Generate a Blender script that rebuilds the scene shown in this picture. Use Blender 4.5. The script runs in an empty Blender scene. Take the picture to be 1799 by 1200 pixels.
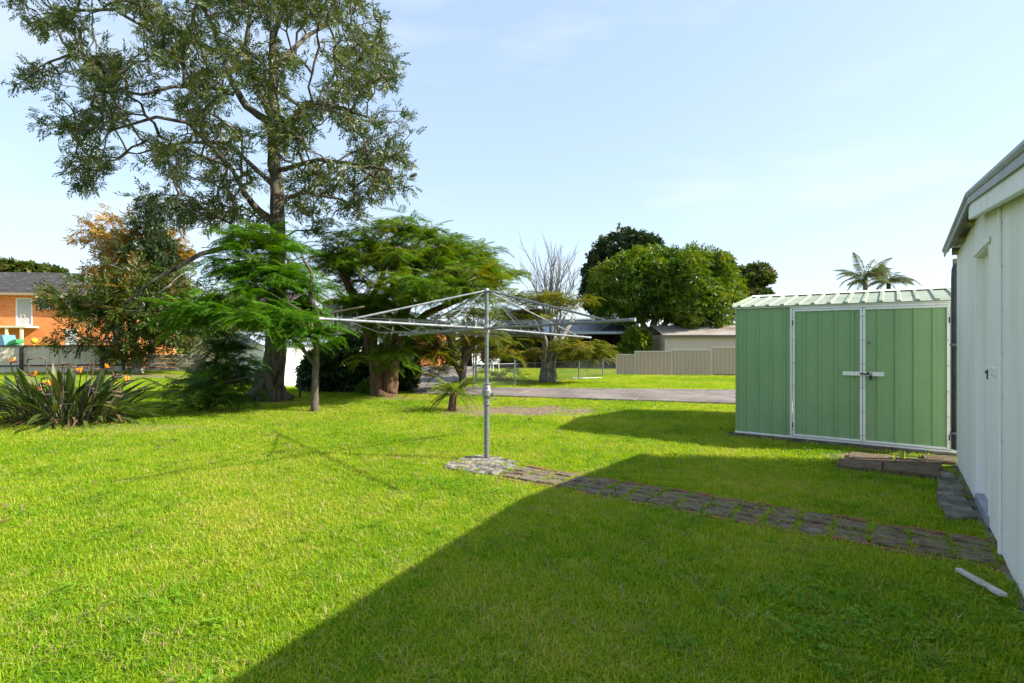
import bpy, bmesh, math, random
import numpy as np
from mathutils import Vector
random.seed(7); rng = np.random.default_rng(7)
SC = bpy.context.scene; COL = SC.collection
R = math.radians

# ------------------------------------------------------------------ camera, sky, sun, exposure
F, CX, CY, CH = 940.0, 899.5, 599.5, 1.40          # focal length in photo pixels, principal point, eye height
cam = bpy.data.objects.new('camera', bpy.data.cameras.new('camera')); COL.objects.link(cam)
cam.location = (0, 0, CH); cam.rotation_euler = (R(90), 0, 0)
cam.data.sensor_width = 36; cam.data.lens = 36 * F / 1799; cam.data.clip_start = 0.05; cam.data.clip_end = 3000
SC.camera = cam
SUN = Vector((1.36, -0.21, 1.0)).normalized()       # towards the sun
W = bpy.data.worlds.new('World'); SC.world = W; W.use_nodes = True
nt = W.node_tree; bg = nt.nodes['Background']; bg.inputs['Strength'].default_value = 0.15
sky = nt.nodes.new('ShaderNodeTexSky'); sky.sky_type = 'NISHITA'; sky.sun_disc = False
sky.sun_elevation = math.asin(SUN.z); sky.sun_rotation = math.atan2(SUN.x, SUN.y)
sky.altitude = 0; sky.air_density = 1.0; sky.dust_density = 0.7; sky.ozone_density = 1.5
gma = nt.nodes.new('ShaderNodeGamma'); gma.inputs[1].default_value = 0.41; scl = nt.nodes.new('ShaderNodeVectorMath'); scl.operation = 'MULTIPLY'; scl.inputs[1].default_value = (0.92, 1.02, 1.15)   # soft, evenly hazy winter sky
nt.links.new(sky.outputs[0], gma.inputs[0]); nt.links.new(gma.outputs[0], scl.inputs[0]); tc = nt.nodes.new('ShaderNodeTexCoord'); cmap = nt.nodes.new('ShaderNodeMapping'); cmap.inputs['Scale'].default_value = (1.6, 1.6, 7.0); cns = nt.nodes.new('ShaderNodeTexNoise'); cns.inputs['Scale'].default_value = 1.7; cns.inputs['Detail'].default_value = 7
crp = nt.nodes.new('ShaderNodeValToRGB'); crp.color_ramp.elements[0].position = .5; crp.color_ramp.elements[1].position = .78; crp.color_ramp.elements[1].color = (.6, .6, .6, 1); cmx = nt.nodes.new('ShaderNodeMixRGB'); cmx.inputs[2].default_value = (1.75, 1.85, 1.95, 1)
nt.links.new(tc.outputs['Generated'], cmap.inputs[0]); nt.links.new(cmap.outputs[0], cns.inputs['Vector']); nt.links.new(cns.outputs[0], crp.inputs[0]); nt.links.new(crp.outputs[0], cmx.inputs[0])
nt.links.new(scl.outputs[0], cmx.inputs[1]); nt.links.new(cmx.outputs[0], bg.inputs[0])
sun = bpy.data.objects.new('sun', bpy.data.lights.new('sun', 'SUN')); COL.objects.link(sun)
sun.data.energy = 2.75; sun.data.angle = R(0.5); sun.data.color = (1.0, 0.94, 0.83)
sun.rotation_euler = SUN.to_track_quat('Z', 'Y').to_euler(); sun.location = (30, -6, 25)
vs = SC.view_settings; vs.view_transform = 'Standard'; vs.look = 'None'; vs.gamma = 1; vs.use_curve_mapping = False
vs.exposure = 1.95
SC.cycles.max_bounces = 8; SC.cycles.transparent_max_bounces = 8

# ------------------------------------------------------------------ helpers
def sstep(a, b, x):
    t = np.clip((np.asarray(x, float) - a) / (b - a), 0, 1); return t * t * (3 - 2 * t)
def terr(x, y):
    x = np.asarray(x, float); y = np.asarray(y, float)
    h = -0.75 * np.exp(-((x + 8.5) / 3.6) ** 2) * sstep(14, 25, y)
    h = h - 1.0 * sstep(27, 46, y)
    return h
def at(px, py, d): return np.array(((px - CX) / F * d, d, CH - (py - CY) / F * d))
def gnd(px, py):                                     # ground point seen at that place of the photo
    d = 10.0
    for _ in range(60):
        x = (px - CX) / F * d; h = float(terr(x, d)); d = 0.5 * d + 0.5 * F * (CH - h) / (py - CY)
    x = (px - CX) / F * d
    return np.array((x, d, float(terr(x, d))))

class MB:
    def __init__(s): s.v = []; s.f = []
    def add(s, vs_, fs):
        k = len(s.v); s.v += [tuple(map(float, q)) for q in vs_]; s.f += [tuple(i + k for i in q) for q in fs]; return s
    def box(s, x0, x1, y0, y1, z0, z1):
        return s.add([(x0,y0,z0),(x1,y0,z0),(x1,y1,z0),(x0,y1,z0),(x0,y0,z1),(x1,y0,z1),(x1,y1,z1),(x0,y1,z1)],
                     [(0,3,2,1),(4,5,6,7),(0,1,5,4),(1,2,6,5),(2,3,7,6),(3,0,4,7)])
    def hexa(s, b, t):                               # four bottom and four top corners, same winding (ccw from above)
        return s.add(list(b) + list(t), [(0,3,2,1),(4,5,6,7),(0,1,5,4),(1,2,6,5),(2,3,7,6),(3,0,4,7)])
    def prism(s, poly, z0, z1):
        n = len(poly); zt = z1 if hasattr(z1, '__len__') else [z1] * n
        return s.add([(p[0], p[1], z0) for p in poly] + [(p[0], p[1], zt[i]) for i, p in enumerate(poly)],
                     [tuple(range(n))[::-1], tuple(range(n, 2*n))] + [(i, (i+1) % n, n + (i+1) % n, n + i) for i in range(n)])
    def tube(s, pts, r, n=8, cap=True):
        P = [Vector(map(float, p)) for p in pts]; m = len(P)
        rr = list(r) if hasattr(r, '__len__') else [r] * m
        k0 = len(s.v); a = None
        for i in range(m):
            d = (P[min(i+1, m-1)] - P[max(i-1, 0)])
            d = d.normalized() if d.length > 1e-9 else Vector((0, 0, 1))
            if a is None: a = d.orthogonal().normalized()
            a = (a - d * a.dot(d)); a = a.normalized() if a.length > 1e-6 else d.orthogonal().normalized()
            b = d.cross(a)
            for j in range(n):
                t = 2 * math.pi * j / n; s.v.append(tuple(P[i] + (a * math.cos(t) + b * math.sin(t)) * rr[i]))
        for i in range(m - 1):
            for j in range(n):
                q = k0 + i*n + j; w = k0 + i*n + (j+1) % n; s.f.append((q, w, w + n, q + n))
        if cap and n > 3:
            s.f.append(tuple(range(k0, k0+n))[::-1]); s.f.append(tuple(range(k0+(m-1)*n, k0+m*n)))
        return s
    def lathe(s, prof, c=(0,0,0), n=16):
        return s.tube([(c[0], c[1], c[2] + z) for _, z in prof], [r for r, _ in prof], n)
    def ribbed(s, x0, x1, z0, z1, pitch, rw, rh, y=0.0, phase=0.5, depth=0.02):   # sheet facing -y with raised ribs
        xs = [(x0, 0)]; x = x0 + pitch * phase
        while x < x1 - rw:
            xs += [(x - rw*.5, 0), (x - rw*.28, rh), (x + rw*.28, rh), (x + rw*.5, 0)]; x += pitch
        xs.append((x1, 0)); n = len(xs); k = len(s.v)
        for (a, h) in xs: s.v += [(a, y - h, z0), (a, y - h, z1)]
        s.v += [(x1, y + depth, z0), (x1, y + depth, z1), (x0, y + depth, z0), (x0, y + depth, z1)]
        for i in range(n - 1): s.f.append((k+2*i, k+2*i+2, k+2*i+3, k+2*i+1))
        e = k + 2*n
        s.f += [(k+2*n-2, e, e+1, k+2*n-1), (e, e+2, e+3, e+1), (e+2, k, k+1, e+3)]
        return s
    def build(s, name, m, parent=None, smooth=False, bevel=0, local=True, noise=0):
        me = bpy.data.meshes.new(name); me.from_pydata(s.v, [], s.f); me.validate()
        if bevel:
            bm = bmesh.new(); bm.from_mesh(me)
            bmesh.ops.bevel(bm, geom=list(bm.edges), offset=bevel, segments=1, affect='EDGES', clamp_overlap=True)
            bm.to_mesh(me); bm.free()
        if smooth: me.polygons.foreach_set('use_smooth', [True] * len(me.polygons))
        me.materials.append(m); return link(name, me, parent)
def link(name, me, parent=None, loc=None):
    o = bpy.data.objects.new(name, me); COL.objects.link(o)
    if parent is not None: o.parent = parent
    if loc is not None: o.location = loc
    return o
def tag(o, label, cat, group=None):
    o['label'] = label; o['category'] = cat
    if group: o['group'] = group
    return o
def thing(name, label, cat, loc=(0,0,0), rz=0, group=None):
    o = bpy.data.objects.new(name, None); COL.objects.link(o); o.empty_display_size = .2
    o.location = [float(q) for q in loc]; o.rotation_euler = (0, 0, rz); return tag(o, label, cat, group)
def kind(o, k): o['kind'] = k; return o
def fast_mesh(name, V, Q, m, parent=None, tint=None, smooth=False, loc=None):
    V = np.asarray(V, np.float32); Q = np.asarray(Q, np.int32); nf, k = Q.shape
    me = bpy.data.meshes.new(name); me.vertices.add(len(V)); me.vertices.foreach_set('co', V.ravel())
    me.loops.add(nf * k); me.loops.foreach_set('vertex_index', Q.ravel())
    me.polygons.add(nf); me.polygons.foreach_set('loop_start', np.arange(nf, dtype=np.int32) * k)
    try: me.polygons.foreach_set('loop_total', np.full(nf, k, np.int32))
    except Exception: pass
    if tint is not None:
        a = me.attributes.new('tint', 'FLOAT', 'POINT'); a.data.foreach_set('value', np.asarray(tint, np.float32))
    me.update(calc_edges=True)
    if smooth: me.polygons.foreach_set('use_smooth', np.ones(nf, bool))
    me.materials.append(m); return link(name, me, parent, loc)

# ------------------------------------------------------------------ materials
def mat(name, cols, scale=4.0, rough=.7, bump=0.0, bscale=30.0, stretch=(1,1,1), spec=.3, metal=0, detail=6, pos=None, rot=0):
    m = bpy.data.materials.new(name); m.use_nodes = True; n = m.node_tree.nodes; l = m.node_tree.links
    p = n['Principled BSDF']; p.inputs['Roughness'].default_value = rough; p.inputs['Metallic'].default_value = metal
    p.inputs['Specular IOR Level'].default_value = spec
    if isinstance(cols[0], (int, float)): cols = [cols]
    if len(cols) == 1 and not bump:
        p.inputs['Base Color'].default_value = (*cols[0], 1); return m
    g = n.new('ShaderNodeNewGeometry'); mp = n.new('ShaderNodeMapping'); mp.inputs['Scale'].default_value = stretch
    mp.inputs['Rotation'].default_value = (0, 0, rot)
    l.new(g.outputs['Position'], mp.inputs['Vector'])
    t = n.new('ShaderNodeTexNoise'); t.inputs['Scale'].default_value = scale; t.inputs['Detail'].default_value = detail
    t.inputs['Roughness'].default_value = .65; l.new(mp.outputs[0], t.inputs['Vector'])
    r = n.new('ShaderNodeValToRGB'); e = r.color_ramp.elements; k = len(cols)
    ps = pos or [.32 + .36 * i / max(1, k - 1) for i in range(k)]
    while len(e) < k: e.new(.5)
    for i in range(k): e[i].position = ps[i]; e[i].color = (*cols[i], 1)
    l.new(t.outputs[0], r.inputs[0]); l.new(r.outputs[0], p.inputs['Base Color'])
    if bump:
        b = n.new('ShaderNodeBump'); b.inputs['Strength'].default_value = bump; b.inputs['Distance'].default_value = .02
        t2 = n.new('ShaderNodeTexNoise'); t2.inputs['Scale'].default_value = bscale; t2.inputs['Detail'].default_value = 5
        l.new(mp.outputs[0], t2.inputs['Vector']); l.new(t2.outputs[0], b.inputs['Height']); l.new(b.outputs[0], p.inputs['Normal'])
    return m
def leafmat(name, cols, trans=.35, gloss=.06, rough=.4, ps=None, inst=False, patch=None):
    m = bpy.data.materials.new(name); m.use_nodes = True; n = m.node_tree.nodes; l = m.node_tree.links; n.clear()
    out = n.new('ShaderNodeOutputMaterial'); r = n.new('ShaderNodeValToRGB'); e = r.color_ramp.elements; k = len(cols)
    while len(e) < k: e.new(.5)
    for i in range(k): e[i].position = (ps[i] if ps else i / max(1, k - 1)); e[i].color = (*cols[i], 1)
    if inst: a = n.new('ShaderNodeObjectInfo'); src = a.outputs['Random']
    else: a = n.new('ShaderNodeAttribute'); a.attribute_name = 'tint'; src = a.outputs['Fac']
    if patch:                                        # real patches of another sward colour, in world metres
        g = n.new('ShaderNodeNewGeometry'); t = n.new('ShaderNodeTexNoise'); t.inputs['Scale'].default_value = patch[0]; t.inputs['Detail'].default_value = 4
        l.new(g.outputs['Position'], t.inputs['Vector'])
        mm = n.new('ShaderNodeMath'); mm.operation = 'MULTIPLY_ADD'; l.new(t.outputs[0], mm.inputs[0]); mm.inputs[1].default_value = patch[1]; mm.inputs[2].default_value = -patch[1] * .5
        m2 = n.new('ShaderNodeMath'); m2.operation = 'MULTIPLY_ADD'; l.new(src, m2.inputs[0]); m2.inputs[1].default_value = patch[2]; m2.inputs[2].default_value = .5 - patch[2] * .5
        m3 = n.new('ShaderNodeMath'); m3.operation = 'ADD'; l.new(mm.outputs[0], m3.inputs[0]); l.new(m2.outputs[0], m3.inputs[1]); src = m3.outputs[0]
    l.new(src, r.inputs[0])
    d = n.new('ShaderNodeBsdfDiffuse'); tr = n.new('ShaderNodeBsdfTranslucent'); gl = n.new('ShaderNodeBsdfGlossy'); gl.inputs['Roughness'].default_value = rough
    gl.inputs['Color'].default_value = (.9, .95, .9, 1)
    hs = n.new('ShaderNodeHueSaturation'); hs.inputs['Hue'].default_value = .485; hs.inputs['Saturation'].default_value = 1.1; hs.inputs['Value'].default_value = 1.35
    l.new(r.outputs[0], d.inputs[0]); l.new(r.outputs[0], hs.inputs['Color']); l.new(hs.outputs[0], tr.inputs[0])
    m1 = n.new('ShaderNodeMixShader'); m1.inputs[0].default_value = trans; l.new(d.outputs[0], m1.inputs[1]); l.new(tr.outputs[0], m1.inputs[2])
    m2_ = n.new('ShaderNodeMixShader'); m2_.inputs[0].default_value = gloss; l.new(m1.outputs[0], m2_.inputs[1]); l.new(gl.outputs[0], m2_.inputs[2])
    l.new(m2_.outputs[0], out.inputs[0]); return m

M = {}
M['galv'] = mat('galvanised_steel', [(.11,.12,.13),(.17,.18,.19),(.23,.24,.25)], 14, .55, .15, 60, metal=.3, spec=.4)
M['wire'] = mat('wire', [(.22,.23,.24)], rough=.4, metal=.6)
M['cast'] = mat('cast_metal', [(.22,.22,.22),(.32,.32,.31)], 30, .5, .2, 80, metal=.4)
M['dark'] = mat('dark_metal', [(.03,.03,.03),(.07,.06,.05)], 40, .5)
M['shedgreen'] = mat('shed_green_paint', [(.205,.335,.155),(.225,.36,.175),(.245,.38,.19)], 2.2, .5, .25, 220, stretch=(1,1,.5), spec=.35)
M['shedroof'] = mat('shed_roof_paint', [(.20,.245,.165),(.27,.31,.22),(.36,.38,.29)], 3, .6, .1, 60)
M['whitetrim'] = mat('white_trim', [(.55,.55,.50),(.74,.74,.71),(.8,.8,.78)], 5, .5, .05, 50, pos=[.2,.42,.6])
M['whitewall'] = mat('white_fibro_paint', [(.72,.72,.60),(.83,.815,.785),(.86,.845,.825)], 1.3, .65, .03, 25, stretch=(2.2,2.2,.22), pos=[.33,.47,.62])
M['corru'] = mat('zincalume', [(.22,.24,.24),(.34,.355,.35)], 4, .5, .1, 30, metal=.3)
M['sill'] = mat('grey_blue_sill', [(.22,.25,.31),(.32,.35,.40)], 8, .6, .2, 40)
M['pvc'] = mat('charcoal_pipe', [(.045,.05,.06),(.08,.085,.095)], 9, .4, .1, 30)
M['purlin'] = mat('old_purlin', [(.25,.18,.11),(.42,.36,.26)], 20, .8, .2, 60)
M['paver'] = mat('mossy_paver', [(.045,.032,.018),(.13,.09,.055),(.20,.15,.10),(.10,.13,.02)], 9, .9, .6, 90, detail=8, pos=[.28,.44,.55,.64])
M['paver2'] = mat('grey_paver', [(.07,.052,.033),(.16,.125,.09),(.24,.20,.15)], 11, .9, .6, 90, detail=8)
M['edging'] = mat('terracotta_edging', [(.12,.06,.035),(.24,.10,.055),(.30,.14,.08)], 12, .9, .5, 70)
M['moss'] = mat('mossy_soil', [(.05,.04,.02),(.09,.12,.015),(.15,.22,.015)], 9, .95, .6, 80, pos=[.3,.45,.6])
M['soil'] = mat('soil', [(.045,.035,.02),(.09,.07,.04),(.04,.07,.015)], 14, .95, .6, 60)
M['slab'] = mat('mottled_concrete', [(.05,.043,.032),(.17,.15,.12),(.36,.325,.27)], 12, .9, .8, 50, detail=9, pos=[.36,.5,.62])
M['slabdark'] = mat('damp_concrete', [(.05,.045,.028),(.15,.13,.10),(.27,.25,.21)], 5, .9, .6, 70, detail=9)
M['drive'] = mat('driveway_concrete', [(.11,.09,.08),(.19,.16,.14),(.25,.215,.19)], 1.1, .85, .4, 60, detail=9)
M['block'] = mat('brown_block', [(.06,.042,.026),(.14,.095,.06),(.19,.135,.085)], 12, .9, .7, 60, stretch=(1,1,3))
M['stick'] = mat('weathered_white_timber', [(.35,.33,.29),(.62,.60,.55)], 14, .8, .3, 60)
M['glassgreen'] = mat('yellow_green_plastic', [(.35,.5,.05)], rough=.3)
M['beige'] = mat('beige_colorbond', [(.47,.35,.29),(.51,.385,.32)], .8, .55)
M['beigetrim'] = mat('beige_trim', [(.50,.44,.38),(.55,.48,.42)], 2, .5)
M['pinkwall'] = mat('pale_pink_cladding', [(.54,.43,.39),(.58,.465,.425)], 1, .55)
M['rustroof'] = mat('weathered_corrugated_roof', [(.24,.17,.12),(.40,.35,.30),(.5,.46,.42)], .7, .6, stretch=(1,1,1))
M['paling'] = mat('weathered_paling', [(.50,.43,.31),(.70,.61,.46),(.76,.67,.52)], 3, .9, .3, 20, stretch=(4,4,.4))
M['darkpost'] = mat('dark_timber', [(.05,.045,.04),(.10,.09,.085)], 5, .9)
M['blockwall'] = mat('old_block_wall', [(.16,.145,.12),(.30,.27,.23),(.36,.33,.29)], 3, .95, .5, 20)
M['purpleroof'] = mat('plum_brown_roof', [(.085,.055,.06),(.12,.08,.085)], 2, .6)
M['white'] = mat('white_paint', [(.75,.75,.74),(.8,.8,.8)], 1, .5)
M['cream'] = mat('cream_wall', [(.50,.42,.24),(.55,.47,.29)], 1, .7)
M['greygreen'] = mat('grey_green_wall', [(.22,.24,.21),(.27,.29,.26)], 1, .7)
M['glass'] = mat('window_glass', [(.03,.04,.05)], rough=.08, spec=.6)
M['bluegreyroof'] = mat('blue_grey_roof', [(.30,.34,.40),(.38,.42,.48)], 1, .5)
M['charroof'] = mat('charcoal_sheet_roof', [(.035,.045,.06),(.06,.07,.09)], 1, .35, spec=.5)
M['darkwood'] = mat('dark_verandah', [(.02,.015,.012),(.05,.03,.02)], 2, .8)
M['plastic'] = mat('white_plastic', [(.8,.8,.8)], rough=.35)
M['blue'] = mat('blue_plastic', [(.14,.28,.38)], rough=.4)
M['greenp'] = mat('green_plastic', [(.06,.30,.10)], rough=.4)
M['yellowp'] = mat('yellow_plastic', [(.65,.38,.03)], rough=.4)
# bricks and tiles too far to build one by one
def brickmat(name, c1, c2, cm, bw=.24, bh=.086):
    m = bpy.data.materials.new(name); m.use_nodes = True; n = m.node_tree.nodes; l = m.node_tree.links; p = n['Principled BSDF']; p.inputs['Roughness'].default_value = .85
    tc = n.new('ShaderNodeTexCoord'); sx = n.new('ShaderNodeSeparateXYZ'); cx = n.new('ShaderNodeCombineXYZ')
    l.new(tc.outputs['Object'], sx.inputs[0])
    ad = n.new('ShaderNodeMath'); ad.operation = 'ADD'; l.new(sx.outputs[0], ad.inputs[0]); l.new(sx.outputs[1], ad.inputs[1])
    l.new(ad.outputs[0], cx.inputs[0]); l.new(sx.outputs[2], cx.inputs[1])
    b = n.new('ShaderNodeTexBrick'); b.inputs['Scale'].default_value = 1; b.inputs['Brick Width'].default_value = bw; b.inputs['Row Height'].default_value = bh
    b.inputs['Mortar Size'].default_value = .008; b.inputs['Color1'].default_value = (*c1,1); b.inputs['Color2'].default_value = (*c2,1); b.inputs['Mortar'].default_value = (*cm,1)
    l.new(cx.outputs[0], b.inputs['Vector']); l.new(b.outputs[0], p.inputs['Base Color']); return m
M['brick'] = brickmat('orange_brick', (.66,.165,.035), (.78,.26,.06), (.64,.34,.16))
M['tile'] = mat('dark_roof_tile', [(.03,.025,.024),(.06,.055,.052),(.14,.13,.12)], 5, .85, pos=[.3,.55,.68])
# bark
M['bark_big'] = mat('rough_grey_bark', [(.025,.02,.014),(.075,.06,.045),(.16,.14,.11),(.10,.09,.025)], 5, .95, .9, 22, stretch=(2.5,2.5,.5), detail=8, pos=[.3,.45,.6,.7])
M['bark_pale'] = mat('pale_lichen_bark', [(.12,.10,.08),(.26,.24,.20),(.40,.38,.33)], 9, .9, .5, 40)
M['bark_limb'] = mat('grey_brown_limb_bark', [(.05,.04,.03),(.12,.10,.08),(.24,.22,.19)], 7, .95, .5, 40, pos=[.3,.55,.7])
M['bark_brown'] = mat('red_brown_bark', [(.04,.022,.014),(.13,.07,.04),(.20,.12,.075)], 5, .95, .9, 18, stretch=(2.5,2.5,.6), detail=8)
M['bark_thin'] = mat('smooth_grey_brown_bark', [(.07,.055,.04),(.14,.115,.085)], 8, .9, .4, 40)
M['bark_bare'] = mat('bare_branch_bark', [(.16,.145,.125),(.26,.24,.21)], 6, .9)
# leaves
M['lf_big'] = leafmat('grey_green_leaf', [(.018,.034,.010),(.04,.068,.016),(.085,.115,.022),(.17,.16,.04)], .36, .03)
M['lf_poin'] = leafmat('feathery_olive_leaf', [(.05,.115,.008),(.08,.175,.010),(.115,.19,.012),(.19,.185,.015)], .40, .03)
M['lf_sap'] = leafmat('feathery_bright_leaf', [(.045,.13,.008),(.075,.19,.012),(.115,.24,.015)], .42, .03)
M['lf_yel'] = leafmat('feathery_yellow_leaf', [(.06,.10,.01),(.11,.15,.012),(.18,.17,.014),(.26,.18,.02)], .40, .03)
M['lf_dark'] = leafmat('feathery_dark_leaf', [(.022,.07,.010),(.045,.12,.014),(.075,.16,.018)], .3, .04)
M['lf_hedge'] = leafmat('hedge_leaf', [(.012,.035,.006),(.025,.06,.01),(.045,.095,.015)], .2, .06)
M['lf_mango'] = leafmat('mango_leaf', [(.035,.09,.010),(.075,.15,.012),(.125,.185,.016),(.20,.22,.022)], .32, .025)
M['lf_fig'] = leafmat('dark_fig_leaf', [(.014,.03,.010),(.028,.05,.014),(.055,.08,.022)], .2, .03)
M['lf_bush'] = leafmat('olive_bush_leaf', [(.022,.042,.008),(.042,.072,.011),(.08,.11,.014),(.17,.10,.02)], .3, .02)
M['lf_autumn'] = leafmat('autumn_leaf', [(.08,.09,.015),(.28,.17,.015),(.50,.27,.012)], .4, .04)
M['lf_palm'] = leafmat('palm_leaf', [(.05,.07,.02),(.10,.12,.035),(.17,.16,.05)], .25, .08)
M['lf_bop'] = leafmat('paradise_leaf', [(.02,.045,.010),(.045,.08,.015),(.08,.12,.022),(.19,.18,.04)], .2, .06, .35, inst=True)
M['lf_bopdry'] = leafmat('dry_paradise_leaf', [(.10,.065,.035),(.19,.13,.07)], .1, .0, inst=True)
M['lf_cycad'] = leafmat('cycad_frond', [(.07,.13,.012),(.13,.19,.02),(.2,.22,.03)], .35, .05)
M['petal'] = leafmat('orange_petal', [(.75,.22,.01),(.85,.38,.02)], .3, .03, inst=True)
M['spathe'] = mat('purple_brown_spathe', [(.10,.04,.04),(.18,.09,.08)], 10, .6)
M['dead'] = mat('dead_flower', [(.13,.08,.06),(.22,.15,.12)], 10, .9)
M['litter'] = leafmat('leaf_litter', [(.07,.05,.02),(.14,.10,.05),(.22,.16,.08)], .1, .02)
GRASS = [(.125,.285,.006),(.225,.395,.010),(.36,.45,.018),(.50,.49,.10)]
M['straw'] = leafmat('dry_grass_blade', [(.30,.25,.09),(.45,.38,.16)], .25, .01, inst=True)
M['clover'] = leafmat('clover_leaf', [(.10,.25,.010),(.15,.33,.014),(.22,.38,.02)], .4, .02, inst=True)
M['grass'] = leafmat('grass_blade', GRASS, .52, .015, .5, inst=True, patch=(.6, 1.5, .8))

# ------------------------------------------------------------------ ground, driveway, path
def wob(x, y):                                       # small lawn unevenness, none beside the built things
    return .012 * np.sin(x * 1.7 + .6 * y) * np.sin(y * 1.3 - .4 * x)
def pip(x, y, poly):
    x = np.asarray(x); y = np.asarray(y); ins = np.zeros(x.shape, bool); n = len(poly)
    for i in range(n):
        (x0, y0), (x1, y1) = poly[i][:2], poly[(i+1) % n][:2]
        c = ((y0 > y) != (y1 > y)) & (x < (x1 - x0) * (y - y0) / (y1 - y0 + 1e-12) + x0); ins ^= c
    return ins
xs = np.unique(np.concatenate([-np.geomspace(30, 900, 14), np.arange(-30, 30.01, .5), np.geomspace(30, 900, 14)]))
ys = np.unique(np.concatenate([np.array([-60, -30, -12]), np.arange(-5, 50.01, .5), np.geomspace(50, 1500, 16)]))
X, Y = np.meshgrid(xs, ys); nx, ny = len(xs), len(ys)
Z = terr(X, Y)
idx = np.arange(nx * ny).reshape(ny, nx)
Qd = np.stack([idx[:-1,:-1], idx[:-1,1:], idx[1:,1:], idx[1:,:-1]], -1).reshape(-1, 4)
gm = bpy.data.materials.new('lawn_ground'); gm.use_nodes = True
_n = gm.node_tree.nodes; _l = gm.node_tree.links; _p = _n['Principled BSDF']; _p.inputs['Roughness'].default_value = .95; _p.inputs['Specular IOR Level'].default_value = .1
_g = _n.new('ShaderNodeNewGeometry')
def _noise(sc, det, ramp, ps):
    t = _n.new('ShaderNodeTexNoise'); t.inputs['Scale'].default_value = sc; t.inputs['Detail'].default_value = det; _l.new(_g.outputs['Position'], t.inputs['Vector'])
    r = _n.new('ShaderNodeValToRGB'); e = r.color_ramp.elements
    while len(e) < len(ramp): e.new(.5)
    for i, c in enumerate(ramp): e[i].position = ps[i]; e[i].color = (*c, 1)
    _l.new(t.outputs[0], r.inputs[0]); return r
ra = _noise(.6, 8, [(.10,.16,.008),(.17,.22,.012),(.25,.26,.02)], [.3,.5,.7])
rb = _noise(22, 6, [(.55,.55,.5),(1,1,1),(1.25,1.2,1.0)], [.3,.5,.72])
mx = _n.new('ShaderNodeMixRGB'); mx.blend_type = 'MULTIPLY'; mx.inputs[0].default_value = 1; _l.new(ra.outputs[0], mx.inputs[1]); _l.new(rb.outputs[0], mx.inputs[2])
rd = _noise(9, 6, [(.10,.07,.045),(.20,.15,.10),(.30,.24,.17)], [.3,.5,.7])
ad = _n.new('ShaderNodeAttribute'); ad.attribute_name = 'bare'
m4 = _n.new('ShaderNodeMixRGB'); _l.new(ad.outputs['Fac'], m4.inputs[0]); _l.new(mx.outputs[0], m4.inputs[1]); _l.new(rd.outputs[0], m4.inputs[2]); _l.new(m4.outputs[0], _p.inputs['Base Color'])
_b = _n.new('ShaderNodeBump'); _b.inputs['Strength'].default_value = .6; _b.inputs['Distance'].default_value = .03; _t = _n.new('ShaderNodeTexNoise'); _t.inputs['Scale'].default_value = 30
_l.new(_g.outputs['Position'], _t.inputs['Vector']); _l.new(_t.outputs[0], _b.inputs['Height']); _l.new(_b.outputs[0], _p.inputs['Normal'])
BARE = [(gnd(925, 721), 1.5, .85, 1.05), (gnd(850, 724), .9, .6, .95), (gnd(690, 700), .9, .4, .75), (gnd(470, 706), .9, .4, .7), (gnd(553, 722), .35, .25, .6), (gnd(240, 660), 2.2, 1.4, 1.0), (gnd(830, 715), .9, .5, .7), (gnd(965,672), .7,.3,.6), (gnd(180, 752), 2.0, .5, .5), (gnd(1480,800), .4,.2,.9), (gnd(1660,806), .3,.12,.7)]
def bare(x, y):
    b = np.zeros(np.shape(x))
    for c, rx, ry, a in BARE:
        d = ((x - c[0]) / rx) ** 2 + ((y - c[1]) / ry) ** 2 + .5 * np.sin(x * 5 + y * 3) * np.sin(y * 6 - x * 2)
        b = np.maximum(b, a * np.clip(1.35 - d, 0, 1))
    return b
# finer mesh under the lawn in view is part of the same sheet: refine grid lines there
V = np.stack([X, Y, Z], -1).reshape(-1, 3)
g = fast_mesh('ground', V, Qd, gm, smooth=True); kind(g, 'structure')
_xa = np.unique(np.concatenate([-np.geomspace(30, 900, 14), np.arange(-30, -8, .5), np.arange(-8, 8.01, .12), np.arange(8.5, 30.01, .5), np.geomspace(30, 900, 14)]))
_ya = np.unique(np.concatenate([np.array([-60, -30, -12]), np.arange(-5, 6, .5), np.arange(6, 16, .12), np.arange(16, 50.01, .5), np.geomspace(50, 1500, 16)]))
X, Y = np.meshgrid(_xa, _ya); Z = terr(X, Y)
idx = np.arange(X.size).reshape(X.shape)
Qd = np.stack([idx[:-1,:-1], idx[:-1,1:], idx[1:,1:], idx[1:,:-1]], -1).reshape(-1, 4)
bpy.data.objects.remove(g)
g = fast_mesh('ground', np.stack([X, Y, Z], -1).reshape(-1, 3), Qd, gm, smooth=True); kind(g, 'structure')
a = g.data.attributes.new('bare', 'FLOAT', 'POINT'); a.data.foreach_set('value', bare(X.ravel(), Y.ravel()).astype(np.float32))

# driveway: concrete slabs poured end to end
drv = bpy.data.objects.new('driveway', None); COL.objects.link(drv); kind(drv, 'structure')
fa, fb = gnd(728, 692.5)[:2], gnd(1292, 711)[:2]; ba, bb = gnd(760, 682)[:2], gnd(1292, 687)[:2]
fb2 = fb + (fb - fa) * 1.2; bb2 = bb + (bb - ba) * 1.2
def lerp(a, b, t): return a + (b - a) * t
cuts = [0, .16, .33, .50, .67, .84, 1.0]
def slab(q):
    c = sum(q) / 4; q = [p + (c - p) / np.linalg.norm(c - p) * .012 for p in q]
    b = MB().prism([(p[0], p[1]) for p in q], -.25, .05); b.build('concrete_slab', M['drive'], drv, bevel=.008)
DRIVE = []
for i in range(6):
    q = [lerp(fa, fb2, cuts[i]), lerp(fa, fb2, cuts[i+1]), lerp(ba, bb2, cuts[i+1]), lerp(ba, bb2, cuts[i])]; slab(q); DRIVE.append(q)
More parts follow.
